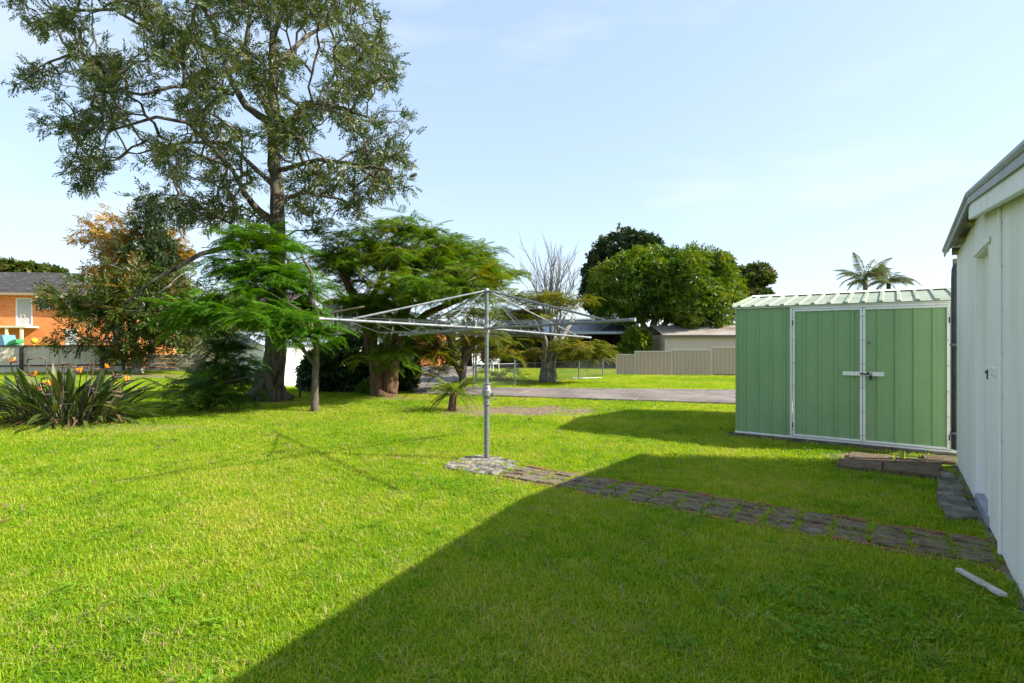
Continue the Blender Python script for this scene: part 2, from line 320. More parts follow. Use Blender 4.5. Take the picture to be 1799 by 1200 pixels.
w0, w1 = fa + np.array((-.5, .35)), ba + np.array((.6, 0.03)); far0, far1 = np.array((-5.2, 29.)), np.array((-1.6, 29.))
for t0, t1 in ((0, .28), (.28, .6), (.6, 1)):
    q = [lerp(w0, far0, t0), lerp(w1, far1, t0), lerp(w1, far1, t1), lerp(w0, far0, t1)]
    if t0 == 0: q[0] = fa + np.array((-.02,.03)); q[1] = ba + np.array((.0,.02)); q[1] = ba.copy() + np.array((0.01,.04))
    slab(q); DRIVE.append(q)

ROT = R(-35.4); U = np.array((math.cos(ROT), math.sin(ROT))); Vv = np.array((-U[1], U[0]))   # yard grid: U to the right and near, Vv away
def yard(o, u, v): return np.array(o[:2]) + U * u + Vv * v

# path of pavers between terracotta edging
PO = np.array((-.19, 5.49)); PL, PW = 4.12, .62
path = bpy.data.objects.new('path', None); COL.objects.link(path); kind(path, 'structure'); path.location = (PO[0], PO[1], 0); path.rotation_euler.z = ROT
MB().box(0, PL, 0, PW, -.1, .007).build('path_bed', M['moss'], path)
pm = []
for i in range(5):
    b = MB(); b.box(-.107, .107, -.052, .052, -.05, .0)
    o = b.build('paver', M['paver2'] if i in (1, 3) else M['paver'], path, bevel=.007); pm.append(o.data); bpy.data.objects.remove(o)
    me = pm[-1]
    for v in me.vertices: v.co.x += random.uniform(-.004, .004); v.co.y += random.uniform(-.004, .004); v.co.z += random.uniform(-.002, .002)
for i in range(18):
    for j in range(4):
        x = .12 + i * .2285 + random.uniform(-.006, .006); y = .065 + .06 + j * .1235 + random.uniform(-.005, .005)
        if x > PL - .08: continue
        o = link('paver', random.choice(pm if i < 6 else [pm[0], pm[2], pm[4], pm[0], pm[3]]), path, (x, y, random.uniform(.012, .028)))
        o.rotation_euler = (random.gauss(0, .025), random.gauss(0, .02), random.gauss(0, .02))
b = MB().box(-.112, .112, -.024, .024, -.05, 0); o = b.build('edging_brick', M['edging'], path, bevel=.006); em = o.data; bpy.data.objects.remove(o)
for i in range(18):
    for y in (.026, PW - .024):
        x = .12 + i * .2285 + random.uniform(-.01, .01)
        if x > PL - .08 or random.random() < .08: continue
        o = link('edging_brick', em, path, (x, y + random.uniform(-.006, .006), random.uniform(.008, .022))); o.rotation_euler = (0, random.gauss(0, .015), random.gauss(0, .03))
PATHP = [yard(PO, -.02, -.01), yard(PO, PL, -.01), yard(PO, PL, PW + .01), yard(PO, -.02, PW + .01)]

# concrete pad of the clothes line
PAD = [gnd(*q)[:2] for q in ((779,822),(790,814),(806,807),(835,803),(862,802),(893,808),(911,815),(913,822),(897,829),(868,836),(838,833),(806,828))]
def blob(poly, z0, z1, name, m, label, cat, rings=5):
    c = sum(poly) / len(poly); pp = []
    n = len(poly)
    for i in range(n):
        for t in (0, .33, .66): pp.append(lerp(poly[i], poly[(i+1) % n], t) + rng.normal(0, .028, 2))
    v, f = [], []; m_ = len(pp)
    lv = [(1.0, z0), (1.0, z1 * .7), (.96, z1)] + [(s, z1) for s in (.8, .6, .4, .2)]
    for (s, z) in lv:
        for p in pp: q = lerp(c, p, s); v.append((q[0], q[1], z + (rng.normal(0, .003) if z > 0 and s < .97 else 0)))
    for i in range(len(lv) - 1):
        for j in range(m_): f.append((i*m_+j, i*m_+(j+1) % m_, (i+1)*m_+(j+1) % m_, (i+1)*m_+j))
    f.append(tuple(range((len(lv)-1)*m_, len(lv)*m_)))
    bb_ = MB(); bb_.add(v, f); return tag(bb_.build(name, m, smooth=False), label, cat)
blob(PAD, -.05, .03, 'concrete_pad', M['slab'], 'mottled rough concrete pad at the foot of the rotary clothes line', 'concrete pad')
SLABQ = [gnd(*q)[:2] for q in ((1658,916),(1716,913),(1677,832),(1640,833))]
blob(SLABQ, -.05, .035, 'concrete_strip', M['slabdark'], 'damp dark concrete strip lying in the grass along the white wall', 'concrete slab')

# ------------------------------------------------------------------ green shed
SO = gnd(1292.5, 763)
shed = thing('garden_shed', 'pale green ribbed metal garden shed with white framed double doors', 'shed', SO, ROT)
SL, SD, SH, RH = 2.62, 2.9, 1.885, 2.14
MB().box(-.02, SL, -.05, SD, -.1, .035).build('slab', M['slabdark'], shed)
MB().prism([(-.14,-.24),(.3,-.30),(.8,-.25),(1.3,-.32),(2.0,-.42),(2.62,-.36),(2.62,0),(-.14,.2)], -.05, .006).build('soil_strip', M['soil'], shed)
z0, z1 = .04, SH
for (xa, xb, ph) in ((.03, .735, .55), (2.53, SL, .6)):
    MB().ribbed(xa, xb, z0 + .02, z1, .178, .042, .015, 0, ph).build('wall_panel', M['shedgreen'], shed)
b = MB(); b.ribbed(0, SD, z0 + .02, z1, .19, .05, .008, 0, .5)      # left end wall, turned to face -x
b.v = [(y, SD - x, z) for x, y, z in b.v]; b.add([(0,0,z1),(0,SD,z1),(0,SD/2,RH-.03),(.02,0,z1),(.02,SD,z1),(.02,SD/2,RH-.03)], [(0,1,2)[::-1],(3,4,5)]); b.build('wall_panel', M['shedgreen'], shed)
b = MB().box(SL - .02, SL, 0.025, SD, z0, z1); b.build('wall_panel', M['shedgreen'], shed)
b = MB().box(.02, SL - .02, SD - .02, SD, z0, z1); b.build('wall_panel', M['shedgreen'], shed)
MB().box(.0, .03, -.012, .03, z0, z1).build('corner_trim', M['shedgreen'], shed)
MB().box(-.005, .735, -.014, -.002, z0 - .01, z0 + .02).build('bottom_rail', M['whitetrim'], shed)
MB().box(2.53, SL, -.014, -.002, z0 - .01, z0 + .02).build('bottom_rail', M['whitetrim'], shed)
MB().box(.735, 2.53, -.022, .03, z0 - .015, z0 + .018).build('threshold', M['whitetrim'], shed)
MB().box(-.02, SL, -.035, .0, SH + .002, SH + .035).build('eave_trim', M['whitetrim'], shed, bevel=.004)
for xa, xb in ((.735, .762), (2.503, 2.53)):
    MB().box(xa, xb, -.026, .02, z0 + .02, SH).build('door_post', M['whitetrim'], shed, bevel=.003)
MB().box(.764, 2.501, -.024, .02, SH - .03, SH).build('door_head', M['whitetrim'], shed, bevel=.003)
def door(xa, xb, lockside):
    d = MB().ribbed(xa + .028, xb - .028, z0 + .05, SH - .062, .19, .044, .015, -.006, .62 if lockside > 0 else .75).build('door', M['shedgreen'], shed)
    for x in (xa, xb - .028): MB().box(x, x + .028, -.034, 0, z0 + .024, SH - .034).build('stile', M['whitetrim'], d, bevel=.003)
    for z in (z0 + .024, SH - .062): MB().box(xa + .03, xb - .03, -.031, 0, z, z + .028).build('rail', M['whitetrim'], d, bevel=.003)
    sc_ = MB()
    for x in (xa + .014, xb - .014):
        for z in np.linspace(.15, SH - .15, 6): sc_.tube([(x, -.034, z), (x, -.038, z)], .006, 6)
    kind(sc_.build('screw_heads', M['dark'], d), 'stuff')
    rv = MB()
    xr = xb - .13 if lockside > 0 else xa + .12
    for dx in (0, .04):
        for dz in (0, .03):
            for zz in (z0 + .09, SH - .13): rv.tube([(xr + dx, -.012, zz + dz), (xr + dx, -.0165, zz + dz)], .005, 6)
    if lockside > 0: kind(rv.build('rivets', M['dark'], d), 'stuff')
    xh = xa + .004 if lockside > 0 else xb - .004
    for z in (.22, SH - .22): MB().tube([(xh, -.036, z - .035), (xh, -.036, z + .035)], .008, 6).build('hinge', M['dark'], d)
    return d
dl = door(.768, 1.596, 1); dr = door(1.602, 2.497, -1)
MB().box(1.375, 1.585, -.048, -.034, .945, 1.0).build('hasp_plate', M['white'], dl, bevel=.003)
MB().box(1.615, 1.835, -.048, -.034, .945, 1.0).build('hasp_plate', M['white'], dr, bevel=.003)
lk = MB(); lk.tube([(1.57, -.055, .975), (1.61, -.062, .972), (1.66, -.058, .968)], .009, 8); lk.tube([(1.66, -.07, .985), (1.66, -.05, .985)], .016, 8); lk.build('bolt', M['dark'], dr)
pk = MB().box(1.672, 1.705, -.078, -.05, .895, .955); pk.tube([(1.677, -.064, .95), (1.678, -.064, .978), (1.689, -.064, .985), (1.70, -.064, .978), (1.70, -.064, .95)], .004, 6); pk.build('padlock', M['dark'], dr, bevel=.002)
MB().tube([(1.672, -.012, 1.385), (1.672, -.03, 1.385), (1.672, -.042, 1.385), (1.672, -.046, 1.385)], [.010, .010, .017, .012], 10).build('door_knob', M['galv'], dr)
# roof sheets
def roof_sheet(sgn, name='roof_sheet'):
    b = MB(); ya = -.05 if sgn > 0 else SD + .05; yb = SD / 2
    za, zb = SH + .03, RH + .02
    prof = [(-.03, 0)]; x = .06
    while x < SL: prof += [(x - .028, 0), (x - .018, .022), (x + .018, .022), (x + .028, 0)]; x += .193
    prof.append((SL, 0)); n = len(prof)
    for (x, h) in prof: b.v += [(x, ya, za + h), (x, yb, zb + h), (x, ya, za - .012), (x, yb, zb - .012)]
    for i in range(n - 1):
        k = 4 * i; f1 = (k, k+4, k+5, k+1); f2 = (k+2, k+3, k+7, k+6); f3 = (k, k+2, k+6, k+4)
        b.f += [f1 if sgn > 0 else f1[::-1], f2, f3]
    b.f += [(0, 1, 3, 2), (4*n-4, 4*n-2, 4*n-1, 4*n-3)]
    return b.build(name, M['shedroof'], shed)
roof_sheet(1); roof_sheet(-1)
MB().hexa([(-.04, SD/2-.10, RH+.024), (SL, SD/2-.10, RH+.024), (SL, SD/2+.10, RH+.024), (-.04, SD/2+.10, RH+.024)], [(-.04, SD/2-.015, RH+.055), (SL, SD/2-.015, RH+.055), (SL, SD/2+.015, RH+.055), (-.04, SD/2+.015, RH+.055)]).build('ridge_cap', M['whitetrim'], shed)
for sgn in (1, -1):
    ya = -.052 if sgn > 0 else SD + .052
    b = MB(); q = [(-.045, ya, SH), (-.032, ya, SH), (-.032, SD/2, RH-.01), (-.045, SD/2, RH-.01)]; b.hexa(q, [(x, y, z + .07) for x, y, z in q]); b.build('barge_trim', M['shedroof'], shed)

# ------------------------------------------------------------------ white garage at the right
GO = gnd(1681, 819)
gar = thing('white_garage', 'white painted sheet clad garage with recessed door at the right', 'garage', GO, ROT)
GL, GW = 6.9, 6.0
PK, EZ0, EZP = -2.32, 2.375, 2.48
def rz_(y): return EZP + (y - PK) * .125 if y < PK else lerp(EZP, EZ0, (y - PK) / -PK)   # height of the wall top at local y
def wall(y0, y1, zb, zt=None, x0=0.0, x1=.06, name='wall_sheet'):
    b = MB(); ys_ = [y0] + ([PK] if y0 < PK < y1 else []) + [y1]
    for a_, c_ in zip(ys_[:-1], ys_[1:]):
        ta, tb = (rz_(a_), rz_(c_)) if zt is None else (zt, zt)
        b.hexa([(x0,a_,zb),(x1,a_,zb),(x1,c_,zb),(x0,c_,zb)], [(x0,a_,ta),(x1,a_,ta),(x1,c_,tb),(x0,c_,tb)])
    return b.build(name, M['whitewall'], gar)
DY0, DY1, DZ = -2.47, -1.70, 2.13
wall(DY1, 0, .02); wall(DY0, DY1, DZ); wall(-3.10, DY0, .02); wall(-4.95, -3.108, .0, x0=-.012, x1=.05); wall(-GL, -4.958, .0, x0=-.012, x1=.05)
MB().box(-.03, -.0125, -3.13, -3.085, .02, rz_(-3.1) - .09).build('cover_strip', M['whitewall'], gar, bevel=.004)
nl = MB()
for y in (-3.15, -3.06, -1.66, -.05):
    for z in np.arange(.2, 2.3, .28): nl.tube([((-.012 if y < -3.11 else 0) - .003, y, z), (0.01, y, z)], .005, 6)
kind(nl.build('nail_heads', M['sill'], gar), 'stuff')
dg = MB().box(.05, .09, DY0 + .012, DY1 - .012, .10, DZ - .012).build('door', M['whitewall'], gar)
lk = MB().box(.042, .05, DY0 + .50, DY0 + .55, 1.09, 1.17); lk.tube([(.043, DY0 + .525, 1.15), (.034, DY0 + .525, 1.15), (.03, DY0 + .525, 1.15)], [.012, .012, .006], 8); lk.build('lock', M['dark'], dg, bevel=.002)
for (ya, yb, za, zb) in ((DY0, DY0 + .01, .10, DZ), (DY1 - .01, DY1, .10, DZ), (DY0 + .011, DY1 - .011, DZ - .01, DZ)):
    MB().box(-.006, .05, ya, yb, za, zb).build('door_frame', M['whitewall'], gar)
MB().box(-.018, -.003, DY0 - .06, DY1 + .02, DZ + .001, DZ + .05).build('head_flashing', M['whitewall'], gar, bevel=.003)
MB().box(-.009, 0.002, DY0 - .34, DY0 - .02, 1.155, 1.215).build('latch_plate', M['whitetrim'], gar, bevel=.003)
MB().box(-.01, .10, DY0 + .003, DY1 - .003, .0, .095).build('threshold', M['sill'], gar, bevel=.006)
MB().box(-.05, .02, -GL, .0, -.1, .012).build('footing', M['slabdark'], gar)
# other walls
MB().box(.062, GW, -.06, 0, .02, EZ0).build('wall_sheet', M['whitewall'], gar); MB().box(.062, GW, -GL, -GL + .06, .02, rz_(-GL)).build('wall_sheet', M['whitewall'], gar)
# roof: corrugated sheets running along local y
def gar_roof(y0, y1, name='roof_sheet'):
    b = MB(); x0, x1 = -.085, GW; n = int((x1 - x0) / .019); za, zb = rz_(y0) + .075, rz_(y1) + .075
    for i in range(n + 1):
        x = x0 + (x1 - x0) * i / n; h = .009 * math.sin(2 * math.pi * x / .076); b.v += [(x, y0, za + h), (x, y1, zb + h)]
    for i in range(n): b.f.append((2*i, 2*i+2, 2*i+3, 2*i+1))
    return b.build(name, M['corru'], gar, smooth=True)
gar_roof(-GL - .1, PK); gar_roof(PK, .04)
for ya, yb in ((-GL - .1, PK - .0), (PK, .05)):
    n = 6; pts = [(-.095, lerp(ya, yb, t), lerp(rz_(ya), rz_(yb), t) + .065) for t in np.linspace(0, 1, n)]
    bc = MB().tube(pts, .034, 10); q = [(x - .006, y, z - .06) for x, y, z in (pts[0], pts[-1])]
    za, zb = pts[0][2], pts[-1][2]
    bc.hexa([(-.112, ya, za - .075), (-.10, ya, za - .075), (-.10, yb, zb - .075), (-.112, yb, zb - .075)], [(-.112, ya, za), (-.10, ya, za), (-.10, yb, zb), (-.112, yb, zb)])
    bc.build('barge_cap', M['corru'], gar, smooth=False)
ya, yb = -GL, -2.20
MB().hexa([(-.095, ya, rz_(ya) - .105), (-.055, ya, rz_(ya) - .105), (-.055, yb, rz_(yb) - .105), (-.095, yb, rz_(yb) - .105)], [(-.095, ya, rz_(ya) + .03), (-.055, ya, rz_(ya) + .03), (-.055, yb, rz_(yb) + .03), (-.095, yb, rz_(yb) + .03)]).build('fascia_board', M['whitetrim'], gar, bevel=.004)
for y in (-2.32, -1.55, -.85, -.12):
    MB().tube([(-.05, y, rz_(y) + .015), (.6, y, rz_(y) + .015)], .042, 10).build('purlin', M['purlin'], gar)
dp = MB().tube([(.03, .13, 2.32), (.0, .09, 2.22), (-.005, .075, 2.1), (-.005, .075, .18)], .042, 12).build('downpipe', M['pvc'], gar, smooth=True)
MB().lathe([(.05, 0), (.05, .08)], (.02, .12, 2.26), 12).build('collar', M['purlin'], dp)
for z in (1.35, .35): MB().box(-.055, .05, .02, .13, z, z + .025).build('pipe_bracket', M['galv'], dp)

# ------------------------------------------------------------------ steps, timber, cup
stp = [(.0, .21, .42, .41, .05, 0.0), (.43, .225, .48, .40, .056, .015), (.08, .68, .44, .46, .048, .01), (.535, .68, .42, .44, .045, -.01), (.80, 1.10, .30, .30, .04, .03)]
SB = np.array((3.57, 5.90)); so = 0
labs = ['brown concrete block at the front left corner of the step by the green shed', 'raised brown block at the front right of the step by the green shed', 'flat brown paver under the shed doors at the back left of the step', 'flat brown paver beside the yellow green cup under the shed doors', 'lone flat brown paver lying beside the white wall near the shed']
for (u, v, w, d, h, a), lb in zip(stp, labs):
    p = yard(SB, u + w / 2, v)
    b = MB().box(-w/2, w/2, -d/2, d/2, -.03, h); 
    o = b.build('step_block', M['block'], bevel=.01); o.location = (p[0], p[1], 0); o.rotation_euler.z = ROT + a; tag(o, lb, 'block', 'blocks laid as a step at the shed doors')
    if h < .047:
        for k in range(int(w / .03)): MB().box(-w/2 + .012 + k*.03, -w/2 + .024 + k*.03, -d/2 + .015, d/2 - .015, h - .004, h + .004).build('ridge', M['block'], o)
p = yard(SB, .60, .80)
b = MB().lathe([(.022, 0), (.027, .002), (.03, .075), (.031, .08), (.027, .08), (.025, .01)], n=14); o = b.build('plastic_cup', M['glassgreen'], smooth=False); o.location = (p[0], p[1], .048); tag(o, 'small yellow green cup standing on the step below the shed doors', 'cup')
a_, c_ = gnd(1683, 1013), gnd(1763, 1062); d_ = (c_ - a_) / np.linalg.norm(c_ - a_); L_ = np.linalg.norm(c_ - a_)
b = MB().hexa([(0,-.018,0),(L_,-.022,0),(L_,.022,0),(0,.018,0)], [(0,-.018,.02),(L_,-.022,.02),(L_,.022,.02),(0,.018,.02)])
o = b.build('timber_stick', M['stick'], bevel=.003); o.location = (a_[0], a_[1], .035); o.rotation_euler = (0, -.02, math.atan2(d_[1], d_[0])); tag(o, 'weathered white timber offcut lying in the grass by the white wall', 'timber')

# ------------------------------------------------------------------ rotary clothes line
CB = gnd(855, 808)
cl = thing('rotary_clothes_line', 'galvanised rotary clothes line with four arms on a concrete pad', 'clothes line', (CB[0], CB[1], .02))
MB().lathe([(.029, 0), (.029, .66)], n=16).build('post', M['galv'], cl, smooth=False)
wg = MB().lathe([(.030, .635), (.047, .637), (.047, .652), (.036, .655), (.038, .70), (.054, .745), (.056, .80), (.048, .83), (.036, .86), (.036, .875), (.046, .877), (.046, .890), (.026, .892)], n=18).build('winding_gear', M['cast'], cl)
b = MB().tube([(.04, -.01, .765), (.085, -.015, .765)], .02, 10); b.tube([(.085, -.015, .765), (.088, -.015, .70), (.12, -.017, .70)], .006, 6); b.build('crank', M['cast'], wg)
bt = MB()
for (x, y, z) in ((-.012, -.05, .73), (.028, -.05, .72), (-.01, -.05, .84), (.02, -.045, .845), (.01, -.035, .67)): bt.tube([(x, y, z), (x, y - .016, z)], .008, 6)
kind(bt.build('bolts', M['dark'], wg), 'stuff')
MB().lathe([(.023, .88), (.023, 1.99)], n=14).build('mast', M['galv'], cl)
HZ = 1.535
MB().lathe([(.03, HZ-.055), (.036, HZ-.05), (.036, HZ-.01), (.05, HZ), (.05, HZ+.02), (.03, HZ+.03), (.028, HZ+.06)], n=14).build('hub', M['cast'], cl)
MB().lathe([(.03, 1.965), (.045, 1.97), (.045, 1.985), (.03, 1.99), (.024, 2.005), (.01, 2.01)], n=12).build('top_cap', M['cast'], cl)
ends = [np.array((-1.47, -1.36, .055)), np.array((1.36, -1.63, .035)), np.array((1.41, 1.34, -.10)), np.array((-1.36, 1.62, -.06))]
hub = np.array((0, 0, HZ)); top = np.array((0, 0, 1.975))
def on(k, f): return hub + ends[k] * f
for k in range(4):
    e = ends[k] / np.linalg.norm(ends[k])
    ar = MB().tube([hub + e * .03, hub + ends[k]], .0155, 10).build('arm', M['galv'], cl, smooth=False)
    MB().tube([hub + ends[k] * .985, hub + ends[k] * 1.01], .018, 10).build('arm_cap', M['cast'], ar)
    for f in (.36, .5, .64, .78, .92): MB().box(*(on(k, f)[0] + np.array((-.008, .008))), *(on(k, f)[1] + np.array((-.008, .008))), on(k, f)[2] + .012, on(k, f)[2] + .034).build('line_clip', M['cast'], ar)
    MB().tube([top + e * .03, on(k, .845) + np.array((0,0,.015))], .0105, 8).build('strut', M['galv'], cl)
    MB().tube([top + e * .035 - np.array((0,0,.01)), on(k, .30) + np.array((0, 0, .015))], .0045, 5).build('tie_rod', M['wire'], cl)
for f in (.36, .5, .64, .78, .92):
    for k in range(4):
        p, q = on(k, f) + np.array((0,0,.03)), on((k + 1) % 4, f) + np.array((0,0,.03)); m_ = (p + q) / 2 - np.array((0, 0, .012 + .03 * f * (1 if k != 3 else 2.2)))
        MB().tube([p, lerp(p, m_, .5) - np.array((0,0,.004)), m_, lerp(q, m_, .5) - np.array((0,0,.004)), q], .0024, 4, cap=False).build('line_wire', M['wire'], cl)

# ------------------------------------------------------------------ foliage templates (forward +Y, up +Z, length 1)
def diamond(base, d, up, L, w, mid=.45, bend=0):
    d = d / np.linalg.norm(d); s = np.cross(d, up); s = s / np.linalg.norm(s)
    return [base, base + d * L * mid + s * w / 2 + up * bend * .3, base + d * L + up * bend * -1.0, base + d * L * mid - s * w / 2 + up * bend * .3]
def tpl(quads): v = np.array([p for q in quads for p in q]); return v, np.arange(len(v)).reshape(-1, 4)
Zu = np.array((0, 0, 1.))
def t_lance(n=6, L=.42, w=.13):
    q = []
    for i in range(n):
        s = .15 + .85 * i / (n - 1); b = np.array((0, s, -.18 * s * s))
        for sg in ((-1, 1) if i < n - 1 else (0,)):
            d = np.array((sg * .85, .75, rng.normal(-.12, .25))); u = Zu + rng.normal(0, .35, 3); q.append(diamond(b, d, u / np.linalg.norm(u), L * rng.uniform(.8, 1.15), w))
    return tpl(q)
def t_frond(n=18, droop=.35, w=.046):
    q = []; rach = lambda s: np.array((0, s, .10 * s - droop * s * s))
    for i in range(n):
        s = .16 + .84 * i / (n - 1); b = rach(s); L = .36 * (math.sin(math.pi * (.18 + .72 * s)) ** .7)
        for sg in (-1, 1):
            d = np.array((sg, .55, -.10 - .15 * rng.random())); q.append(diamond(b, d + rng.normal(0, .06, 3), Zu + rng.normal(0, .15, 3), L * rng.uniform(.85, 1.1), w, .5, .05))
    q.append([rach(0) + (.008,0,0), rach(.5) + (.008,0,.01), rach(.5) - (.008,0,-.01), rach(0) - (.008,0,0)]); q.append([rach(.5) + (.008,0,0), rach(1), rach(1) - (.001,0,0), rach(.5) - (.008,0,0)])
    return tpl([[np.array(p) for p in k] for k in q])
def t_rosette(n=8, w=.24, dz=-.35):
    q = []
    for i in range(n):
        a = 2 * math.pi * (i + rng.random() * .6) / n; d = np.array((math.cos(a), math.sin(a), dz + rng.normal(0, .3))); u = Zu + rng.normal(0, .2, 3)
        q.append(diamond(rng.normal(0, .06, 3), d, u / np.linalg.norm(u), rng.uniform(.75, 1.1), w, .5, .12))
    return tpl(q)
T_LANCE = [t_lance() for _ in range(4)]; T_FROND = [t_frond(17, d) for d in (.15, .3, .4, .5, .65, .8)]; T_ROS = [t_rosette() for _ in range(4)]; T_ROS2 = [t_rosette(6, .5, -.1) for _ in range(4)]
def frames(D, up=None, roll=.3):
    D = D / np.linalg.norm(D, axis=1, keepdims=True); n = len(D)
    u = np.tile(Zu, (n, 1)) + rng.normal(0, roll, (n, 3))
    x = np.cross(D, u); x /= np.linalg.norm(x, axis=1, keepdims=True) + 1e-9; z = np.cross(x, D)
    return np.stack([x, D, z], -1)
def scatter(tpls, P, D, size, roll=.3, tint=None):
    n = len(P); Rm = frames(D, roll=roll) * np.asarray(size).reshape(-1, 1, 1); tint = rng.random(n) if tint is None else tint
    which = rng.integers(0, len(tpls), n); VV, QQ, TT, k = [], [], [], 0
    for w, (tv, tq) in enumerate(tpls):
        s = np.where(which == w)[0]
        if not len(s): continue
        v = np.einsum('nij,mj->nmi', Rm[s], tv) + P[s][:, None, :]; m = len(tv)
        VV.append(v.reshape(-1, 3)); QQ.append((tq[None] + (np.arange(len(s)) * m)[:, None, None]).reshape(-1, 4) + k); TT.append(np.repeat(tint[s], m)); k += m * len(s)
    return np.concatenate(VV), np.concatenate(QQ), np.concatenate(TT)
def ell_tips(ells, d0, n, shell=.5, top=0):
    w = np.array([e[3] * e[4] for e in ells], float) ** .9; w *= np.array([e[6] if len(e) > 6 else 1 for e in ells]); w /= w.sum(); out, nrm = [], []
    for e, c in zip(ells, rng.multinomial(n, w)):
        px, py, dd, rx, ry, rd = e[:6]
        d = rng.normal(0, 1, (c, 3)); d /= np.linalg.norm(d, axis=1, keepdims=True)
        if top: d[:, 2] = np.where(rng.random(c) < top, np.abs(d[:, 2]), d[:, 2])
        r = shell + (1 - shell) * rng.random(c); d = d * r[:, None]
        D = d0 + dd; ctr = at(px, py, D); out.append(ctr + d * np.array((rx / F * D, rd, ry / F * D))); nrm.append(d)
    return np.concatenate(out), np.concatenate(nrm)
def grow(mb, limbs, tips, rt=.012, sag=.06, bias=.25, n=4, rmin=.005):
    P, R0, base = [], [], []                          # skeleton nodes from the given limbs
    for pts, rad in limbs:
        pts = [np.array(p) for p in pts]
        for i in range(len(pts) - 1):
            m = max(1, int(np.linalg.norm(pts[i+1] - pts[i]) / .25))
            for k in range(m): P.append(lerp(pts[i], pts[i+1], k / m)); R0.append(lerp(rad[i], rad[i+1], k / m))
        P.append(pts[-1]); R0.append(rad[-1])
    P = np.array(P); n0 = len(P); C0 = np.array(limbs[0][0][0]); cost = np.linalg.norm(P - C0, axis=1) * bias
    par = [-1] * n0; dist = np.min(np.linalg.norm(tips[:, None] - P[None], axis=2), axis=1) if len(tips) * n0 < 4e6 else np.linalg.norm(tips - P.mean(0), axis=1)
    P = list(P); cost = list(cost); branches = []
    for t in np.argsort(dist):
        tip = tips[t]; A = np.array(P); d = np.linalg.norm(A - tip, axis=1); j = int(np.argmin(d + np.array(cost) + np.where(d < .15, .3, 0)))
        a = A[j]; L = d[j]; last = j; ids = [j]
        for s in (.33, .66, 1.0):
            q = lerp(a, tip, s) + (rng.normal(0, .05 * L, 3) if s < 1 else 0) + np.array((0, 0, sag * L * math.sin(math.pi * s)))
            P.append(q); cost.append(cost[j] + L * s * bias); par.append(last); last = len(P) - 1; ids.append(last)
        branches.append(ids)
    cnt = np.zeros(len(P))
    for ids in branches: cnt[ids[-1]] += 1
    for i in range(len(P) - 1, n0 - 1, -1): cnt[par[i]] += cnt[i]
    for ids in branches:
        rr = [max(rmin, min(.055, rt * cnt[i] ** .38)) for i in ids[1:]]; r0 = min(rr[0] * 1.15, R0[ids[0]] if ids[0] < n0 else 9)
        mb.tube([P[i] for i in ids], [max(r0, rmin)] + rr, n, cap=False)
    return [np.array(P[ids[-2]]) for ids in branches], [np.array(P[ids[-1]]) for ids in branches]
def pxl(pts, d0, r): return [at(p[0], p[1], d0 + (p[2] if len(p) > 2 else 0)) for p in pts], [q / F * d0 / 2 for q in r]
def tree(name, label, base, limbs, ells, ntips, leaf, spt, size, lm, bm_, mode='any', group=None, cat='tree', fz=.26, shell=.45, top=0, rt=.012, sag=.06, along=.5, roll=.5, n=4, bias=.25, jit=.12, tips=None, flare=True, bark2=None, rmin=.005):
    d0 = base[1]; t = thing(name, label, cat, base, 0, group); off = np.array(base)
    L = [pxl(p, d0, r) for p, r in limbs]; trunk = MB()
    for i, (p, r) in enumerate(L):
        pp, rr = [], []
        for k in range(len(p) - 1):                   # smooth + roughen
            for s in (0, .25, .5, .75): pp.append(lerp(p[k], p[k+1], s) + (rng.normal(0, r[k] * .06, 3) if k + s > 0 else 0)); rr.append(lerp(r[k], r[k+1], s) * rng.uniform(.95, 1.05))
        pp.append(p[-1]); rr.append(r[-1])
        if i == 0: pp[0] = pp[0] - np.array((0, 0, .15)); 
        trunk.tube([q - off for q in pp], rr, 12 if i == 0 else 7)
    trunk.build('trunk', M[bm_], t, smooth=True)
    if tips is None: tips, _ = ell_tips(ells, d0, ntips, shell, top)
    b = MB(); A, Bt = grow(b, L, tips, rt, sag, bias, n, rmin)
    b.v = [tuple(np.array(v) - off) for v in b.v]; kind(b.build('branches', M[bark2 or bm_], t, smooth=True), 'stuff')
    if spt:
        A = np.array(A); Bt = np.array(Bt); N = len(A); k = spt
        s = np.clip(1 - np.abs(rng.normal(0, along, (N, k))), -.1, 1.05)[..., None]; P = (A[:, None] * (1 - s) + Bt[:, None] * s).reshape(-1, 3) + rng.normal(0, jit, (N * k, 3)) * np.array((1, 1, .6))
        ax = np.repeat(Bt - A, k, 0); ax /= np.linalg.norm(ax, axis=1, keepdims=True) + 1e-6; D = rng.normal(0, 1, (N * k, 3))
        if mode == 'flat': D[:, 2] = rng.normal(.06, fz, N * k); D[:, :2] /= np.linalg.norm(D[:, :2], axis=1, keepdims=True)
        elif mode == 'droop': D = D * .5 + ax * .5; D[:, 2] = -np.abs(rng.normal(.35, .35, N * k))
        else: D = D * .7 + ax * .7 + np.array((0, 0, -.15))
        V_, Q_, T_ = scatter(leaf, P - off, D, size * rng.uniform(.7, 1.25, N * k), roll, np.clip(np.repeat(rng.random(N), k) * .6 + rng.random(N * k) * .4, 0, 1))
        fast_mesh('crown', V_, Q_, M[lm], t, T_)
    return t

